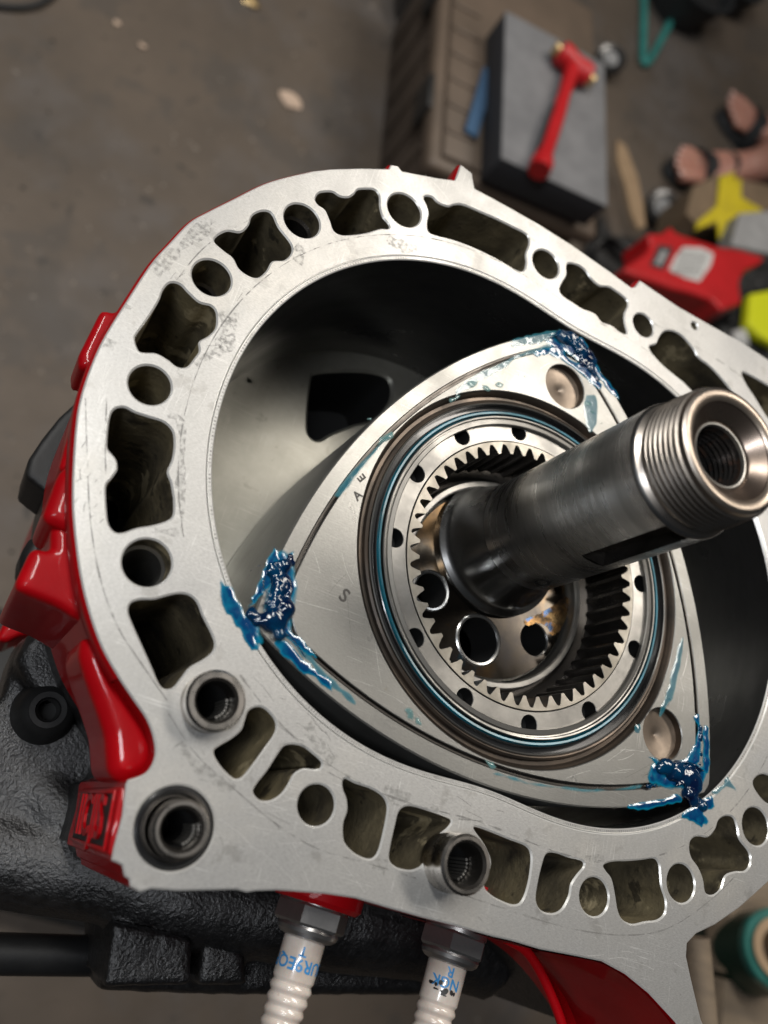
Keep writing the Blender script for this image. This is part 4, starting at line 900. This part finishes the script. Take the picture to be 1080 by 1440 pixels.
def rect_from(pbl, ptl, pbr, z):
    a, b, c_ = at(*pbl, z), at(*ptl, z), at(*pbr, z)
    u = (b - a).normalized(); v = Vector((u.y, -u.x, 0)); hl = (b - a).length; wl = (c_ - a).dot(v)
    cc = a + u * hl / 2 + v * wl / 2
    return cc, math.atan2(v.y, v.x), abs(wl), hl
# brown case
cc, ang, wl, hl = rect_from((603, 228), (627, -110), (842, 352), -560)
case = thing('storage_case', 'brown moulded plastic case lying on the concrete floor under the grey pad', 'case', (cc.x, cc.y, FZ))
CM = Matrix.Translation((cc.x, cc.y, 0)) @ Matrix.Rotation(ang, 4, 'Z')
bm = bmesh.new(); box(bm, (0, 0, -675), (wl - 22, hl - 22, 168), CM, 0, 14, 4); link('tub', bm, M['toteshade'], case)
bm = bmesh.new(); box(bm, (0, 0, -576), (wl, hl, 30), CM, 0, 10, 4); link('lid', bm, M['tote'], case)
bm = bmesh.new(); box(bm, (0, 0, -559), (wl - 34, hl - 34, 12), CM, 0, 5, 3); link('lid_panel', bm, M['tote'], case)
for k in range(9):
    bm = bmesh.new(); box(bm, (-wl / 2 + 42, -hl / 2 + 60 + k * 46, -552), (44, 9, 5), CM, 0, 2.2); link('lid_rib', bm, M['tote'], case)
for k in (-.22, .24):
    bm = bmesh.new(); box(bm, (-wl / 2 - 2, k * hl, -585), (9, 60, 46), CM, 0, 3); link('latch', bm, M['cable'], case)
bm = bmesh.new()
for k in range(6): box(bm, (-wl / 2 + 9, -hl / 2 + 70 + k * 62, -668), (4, 14, 130), CM, 0, 1.5)
link('side_rib', bm, M['toteshade'], case)
# grey pad
cc2, ang2, wl2, hl2 = rect_from((705, 222), (711, 14), (855, 291), -500)
PM = Matrix.Translation((cc2.x, cc2.y, 0)) @ Matrix.Rotation(ang2, 4, 'Z')
pd = thing('foam_pad', 'thick grey foam pad with charcoal sides lying on the brown case under the hammer', 'pad', (cc2.x, cc2.y, -553))
bm = bmesh.new(); box(bm, (0, 0, -526.5), (wl2, hl2, 47), PM, 0, 3, 2); link('core', bm, M['foamside'], pd)
bm = bmesh.new(); box(bm, (0, 0, -501.5), (wl2 - 1, hl2 - 1, 3), PM, 0, 1.2, 2); link('top_sheet', bm, M['foamtop'], pd)
bm = bmesh.new(); p = at(678, 140, -540); box(bm, (p.x, p.y, -546), (20, 130, 8), None, 0, 3, 2); o = link('rag', bm, M['bluecloth']); tag(o, 'folded blue cloth edge tucked between the grey pad and the brown case', 'cloth')
# hammer
hz = -484
ha, hb = at(779, 66, hz), at(834, 116, hz); ht = at(758, 240, hz)
hm = thing('dead_blow_hammer', 'red plastic dead blow hammer with brass faces lying on the grey pad', 'hammer', tuple(ha.lerp(hb, .5)))
ax = (hb - ha).normalized(); Lh = (hb - ha).length
bm = bmesh.new(); lathe(bm, [(0.01, Lh * .12), (13, Lh * .12), (17, Lh * .15), (17.5, Lh * .32), (15.5, Lh * .42), (15.5, Lh * .58), (17.5, Lh * .68), (17, Lh * .85), (13, Lh * .88), (0.01, Lh * .88)], 32); bmesh.ops.transform(bm, matrix=frame_z(ha, ax), verts=bm.verts); link('head', bm, M['redplastic'], hm)
for s_ in (0, 1):
    bm = bmesh.new(); lathe(bm, [(0.01, Lh * (.0 if s_ == 0 else 1)), (8.5, Lh * (.0 if s_ == 0 else 1)), (9.5, Lh * (.02 if s_ == 0 else .98)), (9.5, Lh * (.15 if s_ == 0 else .85))], 28); bmesh.ops.transform(bm, matrix=frame_z(ha, ax), verts=bm.verts); link('striking_face', bm, M['brass'], hm)
hc = ha.lerp(hb, .5); dl = (ht - hc)
bm = bmesh.new(); tube(bm, [hc, hc + dl * .12, hc + dl * .3, hc + dl * .5, hc + dl * .7, hc + dl * .86, hc + dl * .93, ht], 8, 20, rad=[11, 11, 9, 11, 11, 11, 16, 15]); link('handle', bm, M['redplastic'], hm)
bm = bmesh.new(); sd = Vector((-dl.y, dl.x, 0)).normalized() * -7
tube(bm, [hc + dl * .45 + sd, hc + dl * .6 + sd, hc + dl * .84 + sd], 6.0, 14); link('grip', bm, M['sandal'], hm)
# casters
def caster(px, py, label, r=24, tilt=(1, .3, 0)):
    c = at(px, py, FZ + r); t = thing('caster', label, 'caster', (c.x, c.y, FZ), 'small casters among the floor clutter')
    Mx = frame_z(c, Vector(tilt))
    bm = bmesh.new(); lathe(bm, [(r * .55, -8), (r * .9, -9), (r, -5), (r, 5), (r * .9, 9), (r * .55, 8), (r * .5, 3), (r * .5, -3)], 32, close=True); bmesh.ops.transform(bm, matrix=Mx, verts=bm.verts); link('tyre', bm, M['rubber'], t)
    bm = bmesh.new(); lathe(bm, [(0.01, -7), (r * .3, -7), (r * .35, -4), (r * .56, -4), (r * .56, 4), (r * .35, 4), (r * .3, 7), (0.01, 7)], 24); bmesh.ops.transform(bm, matrix=Mx, verts=bm.verts); link('hub', bm, M['grey'], t)
caster(858, 84, 'small black caster wheel beside the head of the red hammer', 30, (-.3, -.4, 1))
caster(930, 292, 'black caster wheel between the cardboard strip and the yellow bracket', 34, (-.1, -.5, 1))
c = at(572, 12, FZ + 20); t = thing('floor_jack_wheel', 'black rubber wheel at the top edge left of the brown case', 'wheel', (c.x, c.y, FZ))
bm = bmesh.new(); lathe(bm, [(0.01, -20), (25, -20), (38, -14), (40, 0), (38, 14), (25, 20), (0.01, 20)], 32); bmesh.ops.transform(bm, matrix=frame_z(c + Vector((0, 0, 18)), (1, .6, .1)), verts=bm.verts); link('tyre', bm, M['rubber'], t)
bm = bmesh.new(); box(bm, (c.x + 10, c.y + 40, FZ + 30), (30, 60, 50), None, 0, 6); link('fork', bm, M['sandal'], t)
# teal cords
def cord(name, label, pts, z, r, mat, cat='cord', group=None):
    bm = bmesh.new(); tube(bm, px3(pts, z, 8), r, 10); o = link(name, bm, mat); tag(o, label, cat, group); return o
cord('air_hose', 'teal air hose bent in a sharp loop on the floor above the sandals', [(903,-160),(904,-60),(905,20),(904,75),(906,88),(914,84),(930,55),(958,0),(985,-60),(1010,-150)], FZ + 9, 8, M['tealcord'], 'hose')
cord('air_hose', 'thin teal hose passing behind the top of the grey pad', [(705,-90),(708,-10),(716,30),(732,44),(748,30),(766,8),(790,-30),(820,-90)], FZ + 9, 7, M['tealcord'], 'hose')
cord('cable', 'black cable loop on the floor in the upper left corner', [(-30,-60),(-45,-20),(-20,4),(30,10),(62,2),(78,-18),(60,-60),(10,-80)], FZ + 5, 5, M['cable'], 'cable')
# black tubs at the top right
for px, py, w_, h_, lab in ((975, -22, 90, 80, 'black plastic tub at the top edge right of the teal hose'), (1045, -28, 60, 60, 'small black tub at the top edge nearest the right corner')):
    c = at(px, py, FZ + 60); t = thing('tub', lab, 'tub', (c.x, c.y, FZ))
    bm = bmesh.new(); lathe(bm, [(w_ * .8, 0), (w_, h_), (w_ + 4, h_), (w_ + 4, h_ + 6), (w_ - 4, h_ + 6), (w_ * .78, 6), (0.01, 6)], 40); bmesh.ops.transform(bm, matrix=Matrix.Translation((c.x, c.y, FZ)), verts=bm.verts); link('shell', bm, M['sandal'], t)
    bm = bmesh.new(); lathe(bm, [(0.01, h_ * .7), (w_ * .9, h_ * .7)], 32); bmesh.ops.transform(bm, matrix=Matrix.Translation((c.x, c.y, FZ)), verts=bm.verts); link('content', bm, M['cable'], t)
# cardboard strip
bm = bmesh.new(); prism(bm, uniq([at2(x, y, -690) for x, y in ((868,196),(880,205),(897,250),(905,290),(908,318),(898,322),(888,300),(880,262),(868,225))]), -690, -697); o = link('cardboard_strip', bm, M['card']); tag(o, 'curved tan cardboard strip standing between the grey pad and the black caster', 'cardboard')
bm = bmesh.new(); prism(bm, uniq([at2(x, y, -720) for x, y in ((845,300),(862,330),(900,335),(960,300),(1010,262),(1085,285),(1090,420),(1000,520),(900,470),(840,380))]), -722, -740); o = link('shadow_sheet', bm, M['cable']); tag(o, 'black sheet drawn as shadow under the red case and yellow bracket', 'shadow sheet')  # black sheet put in for the shadow under the clutter
bm = bmesh.new(); prism(bm, uniq([at2(x, y, -640) for x, y in ((975,262),(1010,245),(1090,262),(1090,300),(1040,312),(985,320),(965,300))]), -640, -720, bev=1); o = link('cardboard_box', bm, M['boxcard']); tag(o, 'brown cardboard box below the sandals with the yellow bracket on it', 'box')
# yellow bracket
bm = bmesh.new(); prism(bm, uniq([at2(x, y, -632) for x, y in Z5([(880,20),(940,0),(955,100),(1060,160),(1050,180),(970,190),(960,280),(880,290),(870,210),(780,250),(785,212),(870,140)], 720, 240, 3)]), -632, -640, bev=1.5)
for k in range(4):
    A_, B_ = at(1022 + k * 6, 252, -631), at(1020 + k * 6, 330, -631); tube(bm, [A_, A_.lerp(B_, .5), B_], 4.5, 8)
o = link('yellow_bracket', bm, M['yellow']); remesh(o, 2.5, 5); tag(o, 'yellow cross shaped plastic bracket standing on the cardboard box', 'bracket')
bm = bmesh.new(); prism(bm, uniq([at2(x, y, -600) for x, y in ((1040,300),(1100,295),(1100,360),(1060,352),(1028,345))]), -600, -635, bev=1); o = link('grey_packet', bm, M['grey']); tag(o, 'grey packet at the right edge above the red tool case', 'packet')
# red case
RZ = -560
rc = thing('tool_case', 'red plastic tool case with a white label lying right of the brown case', 'tool case', tuple(at(970, 380, RZ - 70)))
RP = Z5([(572,262),(640,262),(672,232),(690,258),(770,285),(860,315),(965,330),(1068,362),(1050,392),(985,420),(962,470),(972,560),(885,590),(842,545),(760,515),(690,500),(600,468),(520,445),(472,420),(486,398),(560,350),(585,318)], 720, 240, 3)
bm = bmesh.new(); prism(bm, uniq([at2(x, y, RZ) for x, y in RP]), RZ, RZ - 60, bev=3); o = link('shell', bm, M['redplastic'], rc); remesh(o, 3.0, 4)
bm = bmesh.new(); prism(bm, uniq([at2(x, y, RZ + 1) for x, y in Z5([(722,322),(800,325),(850,350),(838,400),(790,468),(730,452),(662,418),(690,362)], 720, 240, 3)]), RZ + 1.2, RZ - 2); lb = link('label', bm, M['white'], rc)
bm = bmesh.new(); prism(bm, uniq([at2(x, y, RZ + 1) for x, y in Z5([(620,312),(682,325),(640,418),(582,400)], 720, 240, 3)]), RZ + 1.2, RZ - 2); sl_ = link('dark_slot', bm, M['sandal'], rc)  # black patch stands in for a dark slot in the shell
bm = bmesh.new(); prism(bm, uniq([at2(x, y, RZ + 2) for x, y in Z5([(632,335),(658,340),(630,400),(602,392)], 720, 240, 3)]), RZ + 2.2, RZ + .5); link('sticker', bm, M['grey'], sl_)
bm = bmesh.new()
for k in range(8):
    A_, B_ = Z5([(712 - k * 5, 340 + k * 13), (828 - k * 6, 352 + k * 13)], 720, 240, 3); tube(bm, [Vector((*at2(*A_, RZ + 1.6), RZ + 1.6)), Vector((*at2(*B_, RZ + 1.6), RZ + 1.6))], 1.1, 5)
link('label_print', bm, M['grey'], lb)
bm = bmesh.new(); prism(bm, uniq([at2(x, y, -620) for x, y in Z5([(560,470),(700,505),(842,560),(845,640),(790,640),(680,560),(560,500)], 720, 240, 3)]), -620, -680, bev=3); o = link('red_case', bm, M['redplastic']); remesh(o, 3.0, 4); tag(o, 'second red plastic case half hidden below the labelled one', 'tool case')
bm = bmesh.new(); prism(bm, uniq([at2(x, y, -610) for x, y in ((1056,412),(1100,405),(1100,490),(1072,474),(1052,455))]), -610, -628, bev=3); o = link('lime_box', bm, M['lime']); remesh(o, 2.5, 5); tag(o, 'bright yellow green plastic box cut by the right edge', 'box')
bm = bmesh.new(); prism(bm, uniq([at2(x, y, -640) for x, y in ((1040,370),(1066,352),(1100,350),(1100,405),(1050,412),(1045,450),(1030,455))]), -640, -700, bev=6); o = link('black_pouch', bm, M['cable']); remesh(o, 3.0, 8, (3, .05)); tag(o, 'black pouch between the red tool case and the yellow green box', 'pouch')
bm = bmesh.new(); prism(bm, uniq([at2(x, y, -640) for x, y in ((1015,455),(1045,455),(1100,495),(1100,560),(1040,520),(1000,480))]), -640, -700, bev=6); o = link('black_bag', bm, M['sandal']); remesh(o, 3.0, 8, (3, .05)); tag(o, 'black bag under the yellow green box, just past the housing edge', 'bag')
for k, (px, py, lab, rr_) in enumerate(((1062, 385, 'coil of black cable beside the right end of the red tool case', 34), (868, 360, 'coil of dark cable on the black sheet below the brown case corner', 40))):
    c = at(px, py, -650); pts = []
    for i in range(90):
        a = i * .31; r_ = rr_ + 5 * math.sin(i * .7) + (i % 20) * .3; pts.append(c + Vector((r_ * math.cos(a), r_ * .8 * math.sin(a), -30 + i * .35 + 4 * math.sin(i * 1.3))))
    bm = bmesh.new(); tube(bm, pts, 4.2, 8); o = link('cable_coil', bm, M['cable']); tag(o, lab, 'cable')
c = at(1040, 478, -630); bm = bmesh.new(); lathe(bm, [(0.01, 12), (14, 12), (18, 8), (18, -8), (14, -12), (0.01, -12)], 28); bmesh.ops.transform(bm, matrix=frame_z(c, (.6, .3, .8)), verts=bm.verts); o = link('tape_roll', bm, M['white']); tag(o, 'small white roll of tape among the black bags past the housing edge', 'tape')
bm = bmesh.new()
for k in range(420):
    c = at(rnd.uniform(-40, 620), rnd.uniform(-20, 900), FZ) if k < 330 else at(rnd.uniform(850, 1090), rnd.uniform(0, 260), FZ)
    r_ = rnd.uniform(1.0, 3.2) * (1.7 if k % 23 == 0 else 1); q = [rnd.uniform(.6, 1.3) for _ in range(5)]
    t_ = bm.verts.new((c.x, c.y, FZ + r_ * .8)); rg_ = [bm.verts.new((c.x + r_ * q[i] * math.cos(i * 1.257), c.y + r_ * q[i] * math.sin(i * 1.257), FZ + .3)) for i in range(5)]
    for i in range(5): bm.faces.new((rg_[i], rg_[(i + 1) % 5], t_))
o = link('floor_grit', bm, mk('grit', (0.26, 0.22, 0.18), (0.05, 0.045, 0.04), scale=3.1, r1=.8, lo=.45, hi=.55)); tag(o, 'loose grit scattered over the concrete floor', 'grit', kind='stuff')
# floor scraps
for px, py, lab, sz in ((408, 142, 'crumpled pale scrap on the concrete floor above the housing', 13), (352, 3, 'small yellowish scrap on the floor at the top edge', 12), (164, 34, 'tiny pale chip on the floor in the upper left', 4), (200, 66, 'small whitish chip right of the tiny one on the upper left floor', 4)):
    c = at(px, py, FZ); bm = bmesh.new(); u = bmesh.ops.create_icosphere(bm, subdivisions=2, radius=1)
    for v in u['verts']:
        k = 1 + .6 * noise.noise(v.co * 1.7 + Vector((px, 0, 0))); v.co = Vector((c.x + v.co.x * sz * 1.3 * k, c.y + v.co.y * sz * k, FZ + 2 + max(0, v.co.z) * sz * .4 * k))
    o = link('floor_scrap', bm, M['paper'] if px != 352 else M['brass']); tag(o, lab, 'scrap')

# green film roll and boards bottom right
gz = -300
g0, g1 = at(940, 1356, -520), at(1100, 1336, gz)
gr = thing('film_roll', 'roll of dark green stretch film with a tan cardboard core at the lower right edge', 'film roll', (g1.x, g1.y, gz - 60))
gd = (g1 - g0).normalized(); gc = g1
bm = bmesh.new(); lathe(bm, [(33, -300, 0), (33, -9, 0), (33, -8, 1), (32, -1, 1), (31, 0, 1), (25, 0, 1)], 64); bmesh.ops.transform(bm, matrix=frame_z(gc, gd), verts=bm.verts); link('film', bm, [M['greenfilm'], M['greenedge']], gr)
bm = bmesh.new(); lathe(bm, [(25, -6), (25, 3), (18, 3), (18, -200)], 48); bmesh.ops.transform(bm, matrix=frame_z(gc, gd), verts=bm.verts); link('core', bm, M['card'], gr)
wb = thing('workbench', 'worn brown timber bench top under the green film roll', 'bench', (420, -170, -380))
wa = at(985, 1330, -360); 
for k in range(6):
    c = Vector((wa.x + 330, wa.y + 120 - k * 92, -362)); bm = bmesh.new(); box(bm, (c.x, c.y, c.z), (620, 88, 26), None, 0, 2); link('board', bm, M['wood'], wb)
for sx_, sy_ in ((40, 130), (600, 130), (40, -330), (600, -330)):
    bm = bmesh.new(); box(bm, (wa.x + sx_, wa.y + sy_, -568), (60, 60, 384), None, 0, 3); link('leg', bm, M['wood'], wb)
bm = bmesh.new(); p, q = at(978, 1318, -110), at(990, 1450, -110); tube(bm, [p, q, q + (q - p)], 7, 12); o = link('wood_strip', bm, M['wood'], sh)  # tan wooden strip beside the lower right leg

# person standing at the upper right, only the sandalled feet are in the picture
def foot(hx, tx, side, parent, z=FZ + 22):
    h, t_ = hx, tx; d = (t_ - h).normalized(); s = Vector((-d.y, d.x, 0)) * side; L_ = (t_ - h).length
    return h, d, s, L_
toeA, heelA = at(948, 228, FZ + 30), at(1062, 262, FZ + 30)
toeB, heelB = at(1022, 150, FZ + 30), at(1110, 225, FZ + 30)
# scale the feet to a natural length, keeping the toes where they are
def nat(toe, heel, L_=250):
    d = (heel - toe).normalized(); return toe, toe + d * L_
toeA, heelA = nat(toeA, heelA); toeB, heelB = nat(toeB, heelB)
pe = thing('person', 'person standing in black strapped sandals with bare feet beside the brown case', 'person', tuple((heelA + heelB) / 2))
bmv = []; ed = []; rad = []
def add(p_, r, prev=None):
    bmv.append(Vector(p_)); rad.append(r)
    if prev is not None: ed.append((prev, len(bmv) - 1))
    return len(bmv) - 1
hips = (heelA + heelB) / 2 + Vector((0, 0, 880))
root = add(hips, 120)
toes_pts = []
for toe, heel, sd_ in ((toeA, heelA, 1), (toeB, heelB, -1)):
    d = (toe - heel).normalized(); s = Vector((-d.y, d.x, 0))
    hipj = add(hips + s * (-75 * sd_) + Vector((0, 0, -40)), 88, root)
    knee = add(heel + d * 60 + Vector((0, 0, 440)), 58, hipj)
    calf = add(heel + d * 35 + Vector((0, 0, 300)), 54, knee)
    ank = add(heel + d * 42 + Vector((0, 0, 60)), 36, calf)
    hl_ = add(heel + d * 22 + Vector((0, 0, 12)), 30, ank)
    mid_ = add(heel + d * 110 + Vector((0, 0, 22)), 36, ank)
    ball = add(heel + d * 175 + Vector((0, 0, 6)), 33, mid_)
    for k, (o_, l_, r_) in enumerate(((-32, 62, 13.5), (-12, 66, 10), (5, 60, 9.5), (20, 50, 9), (33, 38, 8.5))):
        b1_ = add(heel + d * 188 + s * (o_ * sd_ * -1 * .8) + Vector((0, 0, 4)), r_ + 2, ball)
        b2_ = add(heel + d * (188 + l_ * .55) + s * (o_ * sd_ * -1) + Vector((0, 0, 7)), r_, b1_)
        b3_ = add(heel + d * (188 + l_) + s * (o_ * sd_ * -1) + Vector((0, 0, 2)), r_ * .95, b2_)
        toes_pts.append((bmv[b3_].copy(), r_, d))
dA = ((toeA - heelA).normalized() + (toeB - heelB).normalized()).normalized(); sA = Vector((-dA.y, dA.x, 0))
U = lambda f, s_, z_: Vector((hips.x, hips.y, 0)) + dA * f + sA * s_ + Vector((0, 0, hips.z + z_))
waist = add(U(10, 0, 150), 118, root); chest = add(U(15, 0, 330), 135, waist); neck0 = add(U(10, 0, 490), 62, chest)
neck1 = add(U(25, 0, 560), 54, neck0); h0 = add(U(35, 0, 630), 82, neck1); h1 = add(U(38, 0, 700), 88, h0); h2 = add(U(32, 0, 750), 62, h1)
for sd_ in (1, -1):
    shd = add(U(8, 165 * sd_, 440), 58, chest); elb = add(U(5, 215 * sd_, 160), 40, shd); wri = add(U(90, 205 * sd_, -70), 27, elb); palm = add(U(120, 200 * sd_, -135), 30, wri)
    for k, (o_, l_) in enumerate(((-24, 66), (-8, 76), (9, 72), (25, 58))):
        f1 = add(U(125 + o_ * .6, 200 * sd_ + o_ * .5 * sd_, -178), 10, palm); f2 = add(U(134 + o_ * .7, 196 * sd_ + o_ * .5 * sd_, -178 - l_ * .55), 9, f1); add(U(126 + o_ * .7, 186 * sd_ + o_ * .5 * sd_, -178 - l_), 8, f2)
    t1 = add(U(150, 178 * sd_, -140), 12, palm); add(U(166, 166 * sd_, -178), 10, t1)
me = D.meshes.new('body'); me.from_pydata([v * S for v in bmv], ed, []); me.materials.append(M['skin'])
bo = D.objects.new('body', me); col.objects.link(bo); bo.parent = pe; bo.matrix_parent_inverse = parent_inv(pe)
md = bo.modifiers.new('skin', 'SKIN'); 
for i, v in enumerate(me.skin_vertices[0].data): v.radius = (rad[i] * S, rad[i] * S); v.use_root = (i == root)
bo.modifiers.new('sub', 'SUBSURF').levels = 2; bo.modifiers['sub'].render_levels = 2
for (tp, r_, d) in toes_pts:
    bm = bmesh.new(); u = bmesh.ops.create_icosphere(bm, subdivisions=2, radius=1)
    for v in u['verts']: v.co = tp + Vector((v.co.x * r_ * .6, v.co.y * r_ * .6, r_ * .75 + v.co.z * 3))
    link('toenail', bm, M['nail'], pe)
for toe, heel in ((toeA, heelA), (toeB, heelB)):
    d = (toe - heel).normalized(); s = Vector((-d.y, d.x, 0)); out = []
    for i in range(36):
        a = 2 * math.pi * i / 36; x = 133 * math.cos(a); wv = 46 if x > 0 else 38; out.append(tuple((heel + d * (122 + x) + s * wv * math.sin(a) * (1 + .08 * math.sin(a * 2)))[:2]))
    bm = bmesh.new(); prism(bm, out, FZ + 16, FZ + 0.5, bev=3); so = link('sandal_sole', bm, M['sandal'], pe)
    for off_, w_, hh in ((178, 30, 50), (118, 32, 68), (48, 26, 98)):
        bm = bmesh.new(); lo = []
        for i in range(17):
            a = math.pi * i / 16; y = 46 * math.cos(a); z_ = FZ + 12 + hh * math.sin(a)
            lo.append([tuple(heel + d * (off_ + e_) + s * y + Vector((0, 0, z_ - heel.z)) + Vector((0, 0, t__))) for e_, t__ in ((-w_ / 2, 0), (w_ / 2, 0), (w_ / 2, 3), (-w_ / 2, 3))])
        loft(bm, lo); link('sandal_strap', bm, M['sandal'], so)
bm = bmesh.new()
for sd_ in (1, -1):
    d = (toeA - heelA).normalized(); s = Vector((-d.y, d.x, 0)); hp = hips + s * (-75 * sd_) + Vector((0, 0, -40)); kn = (heelA if sd_ == 1 else heelB) + d * 60 + Vector((0, 0, 470))
    tube(bm, [hp + Vector((0, 0, 90)), hp, hp.lerp(kn, .5), kn], 100, 24, rad=[110, 112, 98, 86])
tube(bm, [hips + Vector((0, 0, -70)), hips + Vector((0, 0, 40)), U(8, 0, 130)], 150, 28, rad=[150, 158, 146])
o = link('shorts', bm, M['shorts'], pe); remesh(o, 9, 5)
bm = bmesh.new(); tube(bm, [U(8, 0, 60), U(10, 0, 150), U(15, 0, 330), U(12, 0, 430), U(10, 0, 505)], 150, 28, rad=[160, 150, 172, 140, 74])
for sd_ in (1, -1): tube(bm, [U(14, 70 * sd_, 420), U(8, 170 * sd_, 430), U(6, 200 * sd_, 270)], 70, 20, rad=[84, 76, 62])
o = link('shirt', bm, mk('grey_shirt', (0.12, 0.13, 0.14), (0.09, 0.1, 0.11), scale=12, r1=.9), pe); remesh(o, 9, 6)
hc_ = U(36, 0, 690)
bm = bmesh.new(); u = bmesh.ops.create_uvsphere(bm, u_segments=24, v_segments=14, radius=1)
for v in u['verts']:
    q_ = v.co.copy(); v.co = hc_ + dA * (q_.x * 92 - 14) + sA * q_.y * 84 + Vector((0, 0, q_.z * 100 + 26))
bmesh.ops.delete(bm, geom=[v for v in bm.verts if (v.co - hc_).dot(dA) > 38 and v.co.z < hc_.z + 62 or v.co.z < hc_.z - 40], context='VERTS'); link('hair', bm, M['sandal'], pe)
for sd_ in (1, -1):
    bm = bmesh.new(); u = bmesh.ops.create_icosphere(bm, subdivisions=2, radius=1)
    for v in u['verts']: v.co = hc_ + dA * (76 + v.co.x * 9) + sA * (30 * sd_ + v.co.y * 12) + Vector((0, 0, 2 + v.co.z * 6))
    link('eye', bm, M['white'], pe)
    bm = bmesh.new(); u = bmesh.ops.create_icosphere(bm, subdivisions=2, radius=1)
    for v in u['verts']: v.co = hc_ + dA * (v.co.x * 16 - 5) + sA * (84 * sd_ + v.co.y * 7) + Vector((0, 0, -8 + v.co.z * 28))
    link('ear', bm, M['skin'], pe)
bm = bmesh.new(); tube(bm, [hc_ + dA * 76 + Vector((0, 0, 8)), hc_ + dA * 96 + Vector((0, 0, -24)), hc_ + dA * 82 + Vector((0, 0, -36))], 9, 12, rad=[7, 14, 9]); link('nose', bm, M['skin'], pe)
bm = bmesh.new(); tube(bm, [hc_ + dA * 74 + sA * -24 + Vector((0, 0, -58)), hc_ + dA * 86 + Vector((0, 0, -58)), hc_ + dA * 74 + sA * 24 + Vector((0, 0, -58))], 5, 8); link('mouth', bm, M['toeskin'], pe)
